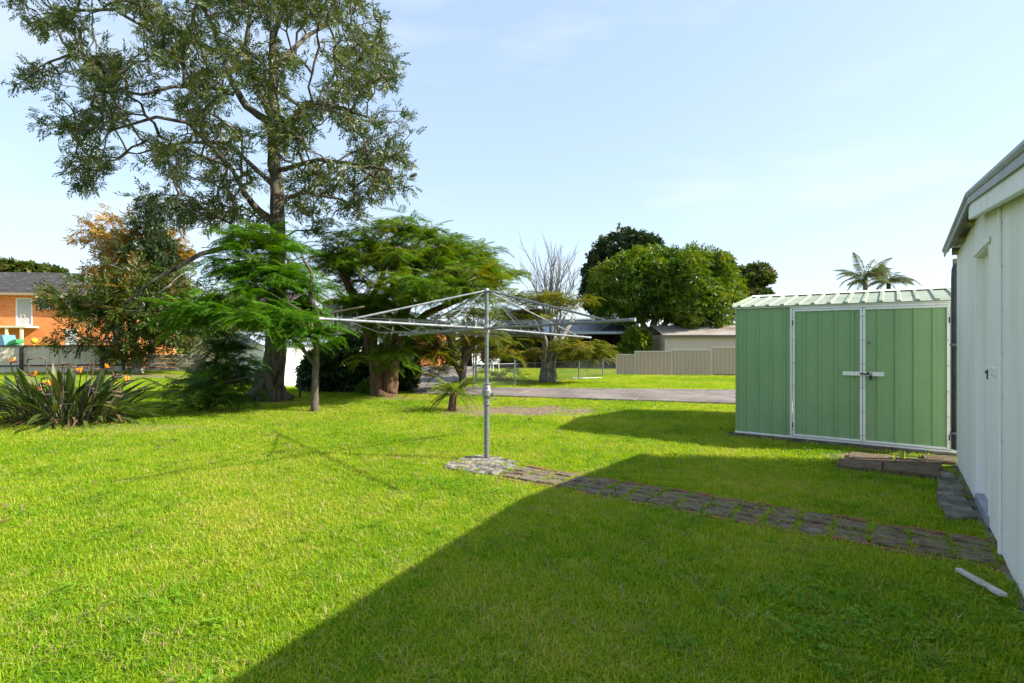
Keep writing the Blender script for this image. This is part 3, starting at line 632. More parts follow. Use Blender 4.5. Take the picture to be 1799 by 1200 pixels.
# ------------------------------------------------------------------ tall tree
BT = gnd(470, 703)
limbs = [([(472,704),(476,690),(481,665),(484,600),(487,500),(489,400),(485,320),(480,260),(481,200),(479,130),(480,60),(500,10),(512,-60),(515,-150)], [54,45,39,34,28,25,22,20,18,15,12,10,8,4]),
         ([(487,397),(452,368),(432,342,-.3),(405,292,-.6),(350,272,-1)], [17,13,10,7,4]), ([(474,215),(432,186,.4),(405,140,.6),(392,95,.7),(375,50,.9),(352,0,1.1),(335,-80,1.2)], [15,13,11,9,8,6,3]),
         ([(476,205),(448,140,-.6),(432,80,-1),(440,15,-1.2),(450,-90,-1.3)], [12,10,8,6,3]), ([(490,255),(518,208,-.4),(545,180,-.8),(598,190,-1.4),(645,205,-1.8)], [13,11,9,6,3]),
         ([(410,165,.5),(362,150,0),(302,152,-.6),(250,166,-1),(170,150,-1.4)], [9,8,6,5,3]), ([(392,95,.7),(322,62,1.2),(270,56,1.6),(200,16,2),(110,20,2.4),(50,42,2.6)], [9,8,7,6,4,3]),
         ([(486,435),(430,430,-.5),(395,434,-.8),(352,446,-1),(310,470,-1.2),(272,490,-1.4),(215,535,-1.6)], [12,10,9,8,7,5,3]), ([(487,350),(540,338,.6),(600,350,1.2),(640,380,1.6)], [9,7,5,3]),
         ([(480,120),(540,62,.8),(600,30,1.4),(650,5,1.8)], [10,7,5,3]), ([(405,292,-.6),(330,215,-1.2),(275,205,-1.6),(190,230,-2)], [8,6,5,3]), ([(485,330),(400,250,1.2),(320,250,2),(240,270,2.4)], [10,7,5,3]), ([(484,300),(560,280,-.8),(640,290,-1.4),(690,300,-1.6)], [9,7,5,3]),
         ([(488,400),(470,420,-.6),(430,405,-1.0),(380,380,-1.2)], [8,6,4,3])]
poly = [(10,-40),(15,5),(62,55),(130,60),(120,90),(5,138),(20,155),(100,140),(90,200),(62,205),(85,235),(140,232),(110,300),(140,345),(205,300),(215,255),(275,310),(235,345),(290,350),(320,395),(370,400),(430,385),(455,410),(480,380),(520,372),(545,420),(590,405),(640,395),(655,350),(700,340),(728,330),(712,280),(728,208),(690,160),(700,110),(668,40),(672,-40),(600,-160),(480,-220),(300,-190),(120,-120)]
cand = rng.uniform((0, -220), (735, 425), (12000, 2)); cand = cand[pip(cand[:,0], cand[:,1], poly)]
from mathutils import noise as mn
den = np.array([mn.noise(Vector((a / 62, b_ / 50, 3.3))) + .35 * mn.noise(Vector((a / 25, b_ / 25, 9.1))) for a, b_ in cand]); cand = cand[den > rng.normal(-.10, .14, len(cand))][:2300]
tb = []
for a, b_ in cand:
    ex, ey = (a - 400) / 390, (b_ - 110) / 330; h = math.sqrt(max(.08, 1 - ex * ex - ey * ey)); tb.append(at(a, b_, BT[1] + rng.uniform(-1, 1) * 3.6 * h))
tree('tall_tree', 'tall open crowned tree with grey green leaves and flared mossy trunk', BT, limbs, None, 0, T_LANCE, 6, .205, 'lf_big', 'bark_big', tips=np.array(tb), rt=.0085, along=.5, jit=.09, roll=.8, n=4, bark2='bark_limb')
# root flare of the tall tree
rf = MB()
for a in np.linspace(0, 6.28, 9)[:-1]:
    c, s = math.cos(a), math.sin(a); k = random.uniform(.45, .75) * (1.5 if math.cos(a - 3.4) > .7 else 1)
    rf.tube([(c*.12, s*.12, .7), (c*.22, s*.22, .28), (c*.36*k*1.4, s*.36*k*1.4, .10), (c*k, s*k, -.04)], [.13, .16, .11, .04], 8)
rfo = rf.build('root_flare', M['bark_big'], [o for o in COL.objects if o.name == 'tall_tree'][0], smooth=True)

# ------------------------------------------------------------------ feathery trees of the middle ground
fg = 'feathery leaved trees along the back of the lawn'
B1 = gnd(553, 722)
tree('feathery_tree', 'slender young feathery tree with bright green layered fronds in front of the tall tree', B1,
     [([(553,723),(553,690),(555,640),(556,590),(556,550),(545,520),(548,480),(530,450)], [15,12,11,10,9,8,6,4]), ([(554,642),(530,610),(508,588),(495,572)], [8,7,6,4]), ([(556,560),(500,530,-.3),(450,500,-.4)], [7,5,3]), ([(556,600),(520,570,-.5),(450,545,-.7),(380,540,-.8)], [6,5,4,3]), ([(555,560),(590,548),(640,538)], [6,4,3]), ([(550,500),(500,450,.3),(460,425,.3)], [5,4,3])],
     [(462,428,.2,78,28,.9),(430,475,.1,90,34,1.0),(400,545,-.4,92,34,1.0),(490,560,-.5,85,26,.9),(480,505,.2,85,36,1.0),(545,590,-.4,55,22,.7),(345,560,-.2,35,22,.6)], 240, T_FROND, 6, .45, 'lf_sap', 'bark_thin', 'flat', fg, top=.65, shell=.35, rt=.005, sag=-.03, jit=.09, roll=.25)
B2 = gnd(680, 696)
tree('feathery_tree', 'broad feathery tree with thick split red brown trunk behind the clothes line', B2,
     [([(683,700),(685,682),(687,660),(692,630),(699,600),(706,560),(716,520),(735,470),(750,430)], [34,29,26,25,24,22,19,14,6]), ([(670,701),(665,680),(662,650),(656,620),(649,585),(640,550),(612,500),(590,460)], [34,29,26,25,22,19,14,6]), ([(676,702),(676,690),(676,680)], [48,38,16]), ([(700,595),(750,550,-.4),(820,520,-.6),(880,500,-.7)], [16,12,9,4]), ([(716,520),(780,470,.3),(840,450,.4),(900,480,.4)], [14,10,7,3]), ([(645,560),(690,500,-.8),(700,450,-.9)], [12,9,5]), ([(712,540),(770,520,-1),(830,490,-1.2)], [10,8,4]), ([(640,550),(670,490,.8),(690,420,1)], [12,9,5])],
     [(720,425,.2,95,42,2.0),(640,455,.6,85,50,2),(800,455,.2,85,42,2),(862,490,-.2,55,36,1.5),(770,515,-1.9,115,40,1.4),(840,485,-1.6,60,30,1.2),(640,540,-1.2,70,36,1.0),(675,620,-1.0,48,22,.6,.8),(700,575,-1.3,75,26,.8),(590,480,0,50,50,1.5),(730,470,-.8,120,40,1.5)], 560, T_FROND, 6, .42, 'lf_poin', 'bark_brown', 'flat', fg, top=.7, shell=.4, rt=.008, sag=-.02, jit=.09, roll=.25)
B3 = gnd(812, 690)
tree('feathery_tree', 'low forked feathery tree with yellow green fronds between cycad and driveway', B3,
     [([(815,690),(812,660),(818,620),(845,590),(880,565)], [14,13,11,9,5]), ([(812,660),(798,635),(790,600),(780,575)], [11,10,8,4]), ([(812,650),(826,615),(830,580)], [10,8,4])],
     [(790,580,0,62,26,.9),(850,600,.2,55,26,.9),(765,625,-.2,34,26,.7),(745,620,1.0,34,34,.8),(760,600,.8,40,24,.8),(765,655,-.2,28,16,.5,.6),(830,555,.2,60,20,.9),(880,630,.3,40,18,.6)], 120, T_FROND, 6, .42, 'lf_yel', 'bark_thin', 'flat', fg, top=.7, shell=.5, rt=.008, sag=-.02, jit=.06, roll=.18)
B4 = gnd(965, 671)
stems = []
for k in range(11):
    a = random.uniform(-1, 1); stems.append(([(965 + a*20, 673, random.uniform(-.3,.3)), (965 + a*14, 640, random.uniform(-.2,.2)), (972 + a*22, 600, random.uniform(-.4,.4)), (978 + a*60, 555, random.uniform(-.8,.8))], [9, 6, 5, 3]))
tree('feathery_tree', 'multi stemmed pale feathery tree with yellowing fronds beside the driveway', B4, stems,
     [(960,530,.2,85,20,1.6),(915,560,0,60,26,1.3),(900,592,.3,52,24,1.2),(1005,612,-.8,48,22,1.3),(915,620,.8,50,18,1.0),(1035,618,-1.0,40,20,.9),(890,655,.8,30,12,.6,.5)], 290, T_FROND, 6, .40, 'lf_yel', 'bark_pale', 'flat', fg, fz=.2, top=.7, shell=.45, rt=.008, sag=-.02, jit=.08, roll=.22)
B5 = gnd(362, 722)
tree('weeping_sapling', 'dark green weeping sapling drooping to the grass left of the tall trunk', B5,
     [([(364,724),(366,700),(372,660),(385,610),(405,585)], [8,7,6,5,3]), ([(368,690),(400,670,-.2),(440,660,-.3)], [4,3,2]), ([(370,680),(330,665,-.2),(300,670,-.3)], [4,3,2])],
     [(410,605,0,55,24,.7),(385,640,0,60,30,.8),(350,675,-.1,58,26,.8),(400,690,0,60,22,.7),(330,705,-.2,45,14,.6),(430,655,.2,30,26,.5)], 110, T_FROND, 5, .34, 'lf_dark', 'bark_thin', 'flat', None, shell=.2, rt=.004, sag=.04, jit=.06, roll=.4)

# small cycad-like stump with a crown of separate fronds
B6 = gnd(794, 722)
cy = thing('cycad', 'small cycad with stout brown trunk and a fan of yellow green fronds', 'cycad', B6)
MB().tube([(0,0,-.1),(.0,0,.0),(.01,0,.12),(.02,0,.26),(.03,0,.36)], [.12,.10,.08,.075,.06], 10).build('trunk', M['bark_brown'], cy, smooth=True)
fm = []
for k in range(4):
    tv, tq = t_frond(15, [.5,.7,.9,.3][k]); o = fast_mesh('frond', tv * np.array((.55,1,1)), tq, M['lf_cycad'], None, np.full(len(tv), .2 + .2*k)); fm.append(o.data); bpy.data.objects.remove(o)
for k in range(46):
    o = link('frond', fm[k % 4], cy, (.03, 0, .36)); o.rotation_euler = (random.uniform(-.25, .95), 0, k * 2.4); s = random.uniform(.42, .56); o.scale = (s, s, s)

# hedge shrubs behind the broad trunk
def shrub(name, label, ells, d0, n, leaf, size, lm, cat='shrub', group=None, shell=.75, core=None, base=None):
    P, D = ell_tips(ells, d0, n, shell); base = base if base is not None else np.array((P[:,0].mean(), d0, float(terr(P[:,0].mean(), d0)))); t = thing(name, label, cat, base, 0, group)
    keep = P[:, 2] > base[2] - .03; P, D = P[keep], D[keep]
    V_, Q_, T_ = scatter(leaf, P - base, D + rng.normal(0, .5, D.shape), size * rng.uniform(.7, 1.3, len(P)), .7); fast_mesh('foliage', V_, Q_, M[lm], t, T_)
    b = MB()
    for e in ells:
        for k in range(6): c = at(e[0] + random.uniform(-.5,.5)*e[3], e[1] + random.uniform(-.6,.3)*e[4], d0 + e[2]) - base; b.tube([(c[0]*.4, c[1]*.4, 0), (c[0]*.8, c[1]*.8, c[2]*.5), tuple(c)], [.03,.02,.01], 5)
    kind(b.build('stems', M['bark_thin'], t), 'stuff'); return t
hd = 15.2
shrub('hedge_shrub', 'dense dark green hedge shrub left of the thick brown trunk', [(585,650,0,58,50,.8),(620,640,.1,55,58,.9),(560,660,0,36,40,.7),(640,660,0,30,40,.7)], hd, 5200, T_ROS2, .10, 'lf_hedge', group='hedge shrubs round the broad trunk')
shrub('hedge_shrub', 'dense green hedge shrub right of the thick brown trunk', [(712,650,0,25,50,.7),(700,625,.2,36,40,.8)], hd, 2400, T_ROS2, .10, 'lf_hedge', group='hedge shrubs round the broad trunk')
shrub('leafy_plant', 'small bright leafy plant at the foot of the hedge left of trunk', [(643,682,0,14,13,.25)], 14.2, 90, T_ROS, .16, 'lf_sap', 'plant', shell=.3)

# ------------------------------------------------------------------ bird of paradise clump: every leaf its own part
BP = gnd(115, 742)
bop = thing('bird_of_paradise', 'big clump of bird of paradise with orange flowers at the lawn edge', 'plant', BP)
def bop_leaf(L, w, bend, m):
    n = 7; v, f = [], []
    st = .45
    for i in range(n + 1):
        s = i / n; z = L * (s - .18 * bend * s * s); y = L * bend * s * s * .75
        if s < st: hw = .010
        else: hw = w / 2 * math.sin(math.pi * min(1, ((s - st) / (1 - st)) ** .8 * .97 + .03)) + .003
        v += [(-hw, y - hw * .35, z), (0, y, z), (hw, y - hw * .35, z)]
    for i in range(n):
        k = 3 * i; f += [(k, k+1, k+4, k+3), (k+1, k+2, k+5, k+4)]
    b = MB(); b.add(v, f); o = b.build('leaf', m, smooth=True); me = o.data; bpy.data.objects.remove(o); return me
lms = [bop_leaf(L, w, bd, M['lf_bop']) for L, w, bd in ((.95,.08,.35),(1.05,.075,.7),(.95,.09,.2),(1.0,.07,1.0),(.85,.07,1.3))]
dry = [bop_leaf(L, w, bd, M['lf_bopdry']) for L, w, bd in ((.8,.05,1.2),(.6,.045,1.6))]
for k in range(296):
    a = random.uniform(0, 6.283); r = math.sqrt(random.random()); x, y = math.cos(a) * r * .95 - .08, math.sin(a) * r * .55
    o = link('leaf', random.choice(lms) if k % 6 else random.choice(dry), bop, (x * .85, y * .8, 0))
    tilt = .05 + r * .60 + random.gauss(0, .26); o.rotation_euler = (0, 0, 0)
    dirz = math.atan2(y, x) - math.pi / 2 + random.gauss(0, .45)
    o.rotation_euler = (-max(-.1, min(1.45, tilt)), 0, dirz); o.rotation_mode = 'XYZ'
    s = random.uniform(.72, 1.2) * (1.0 if k % 6 else .8); o.scale = (s, s, s)
for k in range(80):
    a = random.uniform(0, 6.283); r = random.uniform(.5, 1.0); o = link('dead_leaf', random.choice(dry), bop, (math.cos(a) * r * .95, math.sin(a) * r * .5, .02)); o.rotation_euler = (-random.uniform(.5, 1.35), 0, random.uniform(0, 6.283)); s = random.uniform(.5, .95); o.scale = (s, s, s)
pet = bop_leaf(.085, .022, .2, M['petal'])
fl = []
for k, (px, py, col) in enumerate([(18,637,1),(62,661,1),(66,688,1),(88,677,1),(142,655,1),(187,648,1),(221,670,1),(133,645,0),(80,630,0),(48,632,0),(110,640,0),(165,640,0),(30,668,0),(155,680,0),(170,684,0),(120,668,0),(200,660,0)] + [(random.uniform(20, 215), random.uniform(645, 715), 0) for _ in range(26)]):
    p = at(px, py, BP[1] + random.uniform(-.55, .1)) - BP
    q = MB().tube([(p[0]*.6, p[1]*.6, .05), (p[0]*.85, p[1]*.85, p[2]*.6), tuple(p)], [.012, .010, .008], 6).build('flower_stem', M['bark_thin'] if not col else M['lf_hedge'], bop)
    sg = random.choice((-1, 1)); MB().tube([p, p + np.array((sg*.05, -.01, .015)), p + np.array((sg*.17, -.02, .03))], [.012, .017, .002], 6).build('spathe', M['spathe'] if col else M['dead'], q)
    for j in range(4 if col else 2):
        o = link('petal', pet, q, tuple(p + np.array((sg*.02*j, 0, .01)))) if col else None
        if o: o.rotation_euler = (random.gauss(0, .35), sg * (.1 + .22 * j) + random.gauss(0, .15), random.uniform(0, 6)); o.scale = (1.15,) * 3
        if not col: MB().tube([p, p + np.array((random.uniform(-.08,.08), random.uniform(-.04,.04), random.uniform(.02,.09)))], [.01, .002], 4).build('dead_petal', M['dead'], q)

# ------------------------------------------------------------------ left: bushy tree, autumn tree, background trees
B7 = gnd(241, 656)
tree('bushy_tree', 'straggly olive tree with pale lichen branches before the brick house', B7,
     [([(242,657),(241,640),(238,610),(232,580),(228,545),(235,500),(240,460)], [20,17,14,12,10,7,4]), ([(236,600),(205,570),(190,580),(185,590)], [6,5,4,2]), ([(232,570),(255,530,-1),(300,500,-1.4)], [7,5,3]), ([(236,585),(290,600,.5),(330,580,.8)], [6,5,3]), ([(232,560),(190,530,.5),(150,520,.8)], [6,4,3]), ([(238,605),(180,600,-1),(130,600,-1.5)], [5,4,3])],
     [(235,505,0,80,45,2.4),(185,530,0,88,45,2.2),(295,515,0,75,55,2),(140,590,-.5,50,22,1.5,.7),(245,590,0,85,40,2),(325,570,0,55,50,1.5),(230,540,-.8,100,50,1.4),(200,620,-.5,60,18,1.2,.6)], 330, T_LANCE, 8, .44, 'lf_bush', 'bark_pale', 'any', None, shell=.35, rt=.012, jit=.16, roll=.8, along=.6)
B8 = np.array((-20.5, 27.5, float(terr(-20.5, 27.5))))
tree('autumn_tree', 'tree with orange autumn leaves rising behind the olive tree', B8,
     [([(205,640),(205,560),(210,490),(212,440),(215,390)], [12,11,9,6,3]), ([(208,500),(180,440),(165,405)], [6,4,2]), ([(210,480),(250,430),(270,380)], [6,4,2])],
     [(212,430,0,52,58,2),(250,440,-.5,55,45,2),(190,480,-1.0,50,40,1.6),(300,440,0,36,40,1.4),(165,415,0,22,22,1,.7)], 210, T_LANCE, 8, .42, 'lf_autumn', 'bark_pale', 'any', None, shell=.3, rt=.014, jit=.18, roll=.8)
B9 = np.array(((268 - CX) / F * 25.5, 25.5, 0.))
tree('upright_tree', 'narrow dark green tree standing upright beside the autumn tree', B9,
     [([(268,652),(268,560),(266,450),(266,370),(265,340)], [12,10,8,5,2])], [(265,375,0,26,42,1),(268,440,0,34,50,1.2),(285,500,0,40,50,1.4)], 150, T_LANCE, 9, .42, 'lf_fig', 'bark_thin', 'any', None, shell=.2, rt=.01, jit=.15, roll=.8)

# mango and other trees of the right background
def dome(name, label, base, trunk, ells, n, leaf, size, lm, bm_='bark_pale', group=None, dz=0.0, branches=90, shell=.8):
    d0 = base[1]; t = thing(name, label, 'tree', base, 0, group); off = np.array(base); L = [pxl(p, d0, r) for p, r in trunk]; b = MB()
    for i, (p, r) in enumerate(L): b.tube([q - off - (np.array((0,0,.2)) if i == 0 and k == 0 else 0) for k, q in enumerate(p)], r, 8)
    b.build('trunk', M[bm_], t, smooth=True)
    tips, _ = ell_tips(ells, d0, branches, .4); b = MB(); grow(b, L, tips, .018, .05); b.v = [tuple(np.array(v) - off) for v in b.v]; kind(b.build('branches', M[bm_], t), 'stuff')
    P, D = ell_tips(ells, d0, n, shell); k = np.array([mn.noise(Vector(p * .9)) for p in P]); P = P + D * (k * .55)[:, None]       # uneven outline
    P = P[k > -.42]; D = D[k > -.42]; P[:, 2] += rng.normal(0, .05, len(P))
    V_, Q_, T_ = scatter(leaf, P - off, D * .6 + rng.normal(0, .5, D.shape) + np.array((0, 0, dz)), size * rng.uniform(.7, 1.3, len(P)), .5, np.clip(rng.normal(.45, .2, len(P)) + k[k > -.42] * .5, 0, 1)); fast_mesh('crown', V_, Q_, M[lm], t, T_); return t
dm = 31.0
Bm = np.array(((1150 - CX) / F * dm, dm, float(terr((1150 - CX) / F * dm, dm))))
dome('mango_tree', 'big rounded mango tree with yellow green leaves behind the beige fence', Bm,
     [([(1152,640),(1150,600),(1148,570),(1160,530)], [20,17,13,7]), ([(1148,598),(1130,570),(1118,530)], [12,10,6]), ([(1150,590),(1175,560),(1185,520)], [11,8,5])],
     [(1165,500,0,112,62,3.4),(1110,500,-.5,68,58,2.6),(1230,505,-.3,62,60,2.6),(1190,470,0,85,36,2.6),(1140,475,0,70,40,2.6),(1225,545,-1,58,36,2),(1090,545,-.5,45,25,1.6),(1265,525,0,38,50,2),(1205,505,-1.6,60,58,2.4)], 9500, T_ROS, .27, 'lf_mango', dz=-.1)
d2 = 42.0; Bf = np.array(((1100 - CX) / F * d2, d2, float(terr(9, d2))))
dome('fig_tree', 'dark tall rounded tree rising behind the mango tree', Bf, [([(1100,640),(1100,540),(1095,480)], [26,22,12])], [(1100,455,0,62,50,4),(1065,490,0,42,52,3),(1130,450,0,40,34,3),(1050,520,0,28,35,2.5)], 3800, T_ROS2, .34, 'lf_fig', 'bark_thin')
d3 = 46.0
for k, (cx_, ells, lab) in enumerate([(1262, [(1255,475,0,26,26,2.5),(1270,500,0,30,34,2.5)], 'dark green tree showing above the right edge of the mango tree'), (1318, [(1318,488,0,32,22,2.5),(1312,520,0,38,30,2.5)], 'dark leafy tree between mango tree and green shed roof'), (45, [(20,485,0,50,26,4),(65,488,0,35,24,3)], 'green tree top showing above the brick house roof')]):
    dd = d3 if k < 2 else 52.0; Bk = np.array(((cx_ - CX) / F * dd, dd, float(terr(0, dd))))
    dome('background_tree', lab, Bk, [([(cx_,640),(cx_,560),(cx_,500)], [14,11,6])], ells, 1500, T_ROS2, .36 if k < 2 else .45, 'lf_fig' if k < 1 else 'lf_bush', 'bark_thin')
d4 = 38.0; Bb = np.array(((968 - CX) / F * d4, d4, float(terr(2, d4))))
bt = thing('bare_tree', 'leafless pale twiggy tree against the sky left of the mango', 'tree', Bb)
tk = MB(); tk.tube([q - Bb for q in pxl([(968,645),(968,590),(967,550)], d4, [1])[0]], [.22,.18,.13], 8); tk.build('trunk', M['bark_bare'], bt, smooth=True)
br_ = MB()
def shoot(p, d, L, r, lv):
    pts = [p]
    for k in range(5): d = d + rng.normal(0, .07, 3) + np.array((0, 0, .05)); d = d / np.linalg.norm(d); pts.append(pts[-1] + d * L / 5)
    br_.tube(pts, [r, r*.85, r*.7, r*.55, r*.4, r*.25], 4 if lv else 3, cap=False)
    if lv:
        for k in range(7 if lv > 1 else 5):
            q = pts[1 + k % 5] * .5 + pts[1 + (k + 1) % 5 if k % 5 < 4 else 5] * .5; e = d + rng.normal(0, .42, 3); e[2] = abs(e[2]) + .5; shoot(q, e / np.linalg.norm(e), L * rng.uniform(.38, .62), r * .5, lv - 1)
for k in range(13):
    a = k / 12 * 2 - 1; p = np.array((a * .25, rng.normal(0, .2), at(0, 560 - 10 * rng.random(), d4)[2] - Bb[2])); e = np.array((a * .52 + rng.normal(0, .08), rng.normal(0, .3), 1.0)); shoot(p, e / np.linalg.norm(e), rng.uniform(2.6, 3.5) * (1 - .18 * a * a), .07, 2)
kind(br_.build('branches', M['bark_bare'], bt), 'stuff')
shrub('green_shrub', 'dense green shrub under the mango trunk beside the verandah', [(1118,600,0,26,26,1.1),(1100,615,0,18,16,.9)], 28.5, 900, T_ROS2, .2, 'lf_mango')
def palm(px, py, d, r, label, nf=20):
    x = (px - CX) / F * d; base = np.array((x, d, float(terr(x, d)))); t = thing('palm_tree', label, 'palm tree', base, 0, 'palms behind the green shed'); topz = CH - (py - CY) / F * d - base[2]
    MB().tube([(0,0,-.1),(.05,0,topz*.5),(0,0,topz)], [.2,.15,.13], 10).build('trunk', M['bark_thin'], t, smooth=True)
    ms = []
    for dr_ in (.7, 1.0, 1.3):
        q = []; n = 22; rc = lambda s: np.array((0, s * (1 - .18 * dr_ * s), .45 * s - dr_ * s * s * .75))
        for i in range(n):
            s = .15 + .85 * i / (n - 1)
            for sg in (-1, 1): q.append(diamond(rc(s), np.array((sg, .7, -.75 - .4 * random.random())), Zu, .30 * math.sin(math.pi * (.2 + .75 * s)), .032, .4))
        for i in range(4): a_, b2 = rc(i / 4), rc((i + 1) / 4); q.append([a_ + (.012,0,0), b2 + (.012,0,0), b2 - (.012,0,0), a_ - (.012,0,0)])
        tv, tq = tpl([[np.array(p) for p in k] for k in q]); o = fast_mesh('frond', tv, tq, M['lf_palm'], None, rng.random(len(tv))); ms.append(o.data); bpy.data.objects.remove(o)
    for k in range(nf):
        o = link('frond', ms[k % 3], t, (0, 0, topz)); o.rotation_euler = (random.uniform(-.2, 1.25), random.gauss(0, .15), k * 2.39996); s = r * random.uniform(.8, 1.1); o.scale = (s, s, s)
palm(1520, 490, 34, 1.95, 'feathery palm tree showing above the green shed roof, taller left one', 24); palm(1561, 494, 36, 1.9, 'feathery palm tree above the green shed roof, right one of the two', 22)

# ------------------------------------------------------------------ fences
# beige sheet fence stepping up to the right, rib by rib
bf = thing('sheet_metal_fence', 'beige ribbed sheet fence stepping up along the far lawn', 'fence', gnd(1083, 658))
segs = [(1083,1116,622.5,657.5,617),(1116,1179,617,658,616),(1180,1249,614.5,659,613),(1250,1330,610,657,609),(1331,1412,606,657,605),(1413,1495,602,657,601)]
o0 = np.array(bf.location); dF0, dF1 = 22.4, 21.6
def fpt(px): t = (px - 1083) / 210; d = lerp(dF0, dF1, t); return np.array(((px - CX) / F * d, d))
for (xa, xb, yt, yb, _) in segs:
    A, B_ = fpt(xa), fpt(xb); L = np.linalg.norm(B_ - A); ang = math.atan2(*(B_ - A)[::-1]); d = A[1]
    zt = CH - (yt - CY) / F * d; zb = max(-.02, CH - (yb - CY) / F * d)
    b = MB().ribbed(0.02, L - .02, zb, zt - .03, .155, .075, .022, 0, .5, .01); o = b.build('fence_panel', M['beige'], bf); o.location = (A[0] - o0[0], A[1] - o0[1], 0); o.rotation_euler.z = ang
    c = MB().box(0, L, -.03, .03, zt - .03, zt + .02).build('top_rail', M['beigetrim'], o, bevel=.004)
    MB().box(-.03, .03, -.035, .03, -.05, zt + .03).build('fence_post', M['beigetrim'], o)
    MB().box(0.03, L - .03, -.02, .02, zb - .06, zb).build('plinth', M['darkpost'], o)
# far beige shed with corrugated roof
ps = thing('beige_shed', 'low pinkish beige shed with rusty corrugated roof behind the beige fence', 'shed', (at(1168, 600, 27.5)[0], 27.5, -.1))
oL = 8.0
zt = CH - (588 - CY) / F * 27.5 + .1; zr = CH - (571 - CY) / F * 29.8 + .1
MB().ribbed(.0, oL, -.2, zt, .3, .03, .008, 0, .5, .05).build('wall', M['pinkwall'], ps)
MB().box(0, .05, .055, 4.6, -.2, zt).build('wall', M['pinkwall'], ps); MB().box(.01, .10, -.03, -.012, -.2, zt).build('corner_trim', M['beigetrim'], ps); MB().box(.30, .42, -.02, -.012, -.2, zt).build('downpipe', M['beigetrim'], ps)
def corr(y0, z0_, y1, z1_, x0, x1, pitch, amp, m, parent, name='roof_sheet'):
    b = MB(); n = int((x1 - x0) / (pitch / 4))
    for i in range(n + 1): x = x0 + (x1 - x0) * i / n; h = amp * math.sin(2 * math.pi * x / pitch); b.v += [(x, y0, z0_ + h), (x, y1, z1_ + h)]
    for i in range(n): b.f.append((2*i, 2*i+2, 2*i+3, 2*i+1))
    return b.build(name, m, parent, smooth=True)
b = corr(-.18, zt, 2.3, zr, -.15, oL, .152, .02, M['rustroof'], ps); corr(4.8, zt, 2.3, zr, -.15, oL, .152, .02, M['rustroof'], ps)
MB().box(-.12, oL, -.2, -.14, zt - .12, zt - .01).build('gutter', M['darkpost'], ps)
# timber paling fence at the left
pf = thing('paling_fence', 'weathered pale timber paling fence below the orange brick house', 'fence', gnd(0, 655), R(15))
o0 = np.array(pf.location); zt = CH - (608 - CY) / F * o0[1]
b = MB().box(-.14, .14, -.012, .012, .32, zt); o = b.build('paling', M['paling'], pf); me = o.data; bpy.data.objects.remove(o)
for i in range(26): o = link('paling', me, pf, (-2.6 + i * .287, random.uniform(-.01, .01), random.uniform(-.03, .03))); o.rotation_euler.y = random.gauss(0, .006)
for z in (.28, zt - .02) : MB().box(-2.75, 4.8, -.06, -.014, z, z + .07).build('rail', M['darkpost'], pf)
for px in (-70, 33, 155, 190): x = (px - 0) / F * o0[1]; MB().box(x - .06, x + .06, -.13, -.062, -.1, zt + .05).build('fence_post', M['darkpost'], pf)
for i in range(4): MB().box(-2.75 + i * 1.9, -2.75 + i * 1.9 + 1.885, -.01, .05, 0.0, .27).build('plinth_board', M['paling'], pf)
bw = thing('block_wall', 'low weathered block retaining wall behind the olive tree trunk', 'wall', (at(195, 655, 25.2)[0], 25.2, 0))
for c in range(4):
    for i in range(11): x = i * .40 + (c % 2) * .2; MB().box(x, x + .385, random.uniform(-.03, .01), .2, c * .2, c * .2 + .185).build('block', M['blockwall'], bw, bevel=.015)
# chain wire fence between driveway and the houses
cw = thing('chain_wire_fence', 'low chain wire fence with pale pipe posts beyond the driveway', 'fence', gnd(832, 681)); o0 = np.array(cw.location)
pts = [gnd(832, 681), gnd(904, 677), gnd(1017, 667), gnd(1059, 660.5), gnd(1081, 658)]; hts = [1.15, .82, .72, .72, .7]
for k, (p, h) in enumerate(zip(pts, hts)):
    if k < 4: MB().tube([p - o0 - (0,0,.1), p - o0 + (0, 0, h)], .024, 8).build('fence_post', M['galv'], cw)
for k in range(4):
    p, q = pts[k] - o0, pts[k+1] - o0; L = np.linalg.norm(q - p); h = .68; b = MB(); n = int(L / .07); d = (q - p) / L
    for i in range(-10, n + 10):
        for sg in (-1, 1):
            s0 = i * .07; s1 = s0 + sg * h; z0_, z1_ = .02, h + .02
            a0, a1 = (s0, z0_), (s1, z1_)
            def clip(a, b_):
                pts_ = []
                for (s, z), (s2, z2) in ((a, b_), (b_, a)):
                    t = 0
                    if s < 0: t = (0 - s) / (s2 - s) if s2 != s else 2
                    if s > L: t = (L - s) / (s2 - s) if s2 != s else 2
                    if t < 0 or t > 1: return None
                    pts_.append((s + (s2 - s) * t, z + (z2 - z) * t))
                return pts_
            r = clip(a0, a1)
            if r and r[0] != r[1]: b.tube([p + d * r[0][0] + (0, 0, r[0][1]), p + d * r[1][0] + (0, 0, r[1][1])], .0028, 3, cap=False)
    kind(b.build('wire_mesh', M['wire'], cw), 'stuff')
    MB().tube([p + (0,0,h+.02), q + (0,0,h+.02)], .006, 5).build('top_wire', M['wire'], cw)
b = MB().tube([(0,0,-.1),(0,0,2.3)], .045, 8).build('pipe_post', M['white'], smooth=True); b.location = tuple(at(836, 640, 20)[:2]) + (0,); tag(b, 'tall thin white post beyond the driveway, left of the clothes line mast', 'post')
p = gnd(527, 699); b = MB().box(-.02, .02, -.02, .02, -.1, .55); o = b.build('star_picket', M['darkpost']); o.location = p; tag(o, 'short dark steel picket standing in the grass between tall trunk and hedge', 'post')
p = gnd(1022, 666); b = MB().box(-.55, .55, -.06, .06, 0, .03); o = b.build('white_plank', M['white'], bevel=.004); o.location = (p[0] + .2, p[1] + .1, .03); o.rotation_euler.z = .1; tag(o, 'long white plank lying on the grass by the chain wire fence', 'plank')

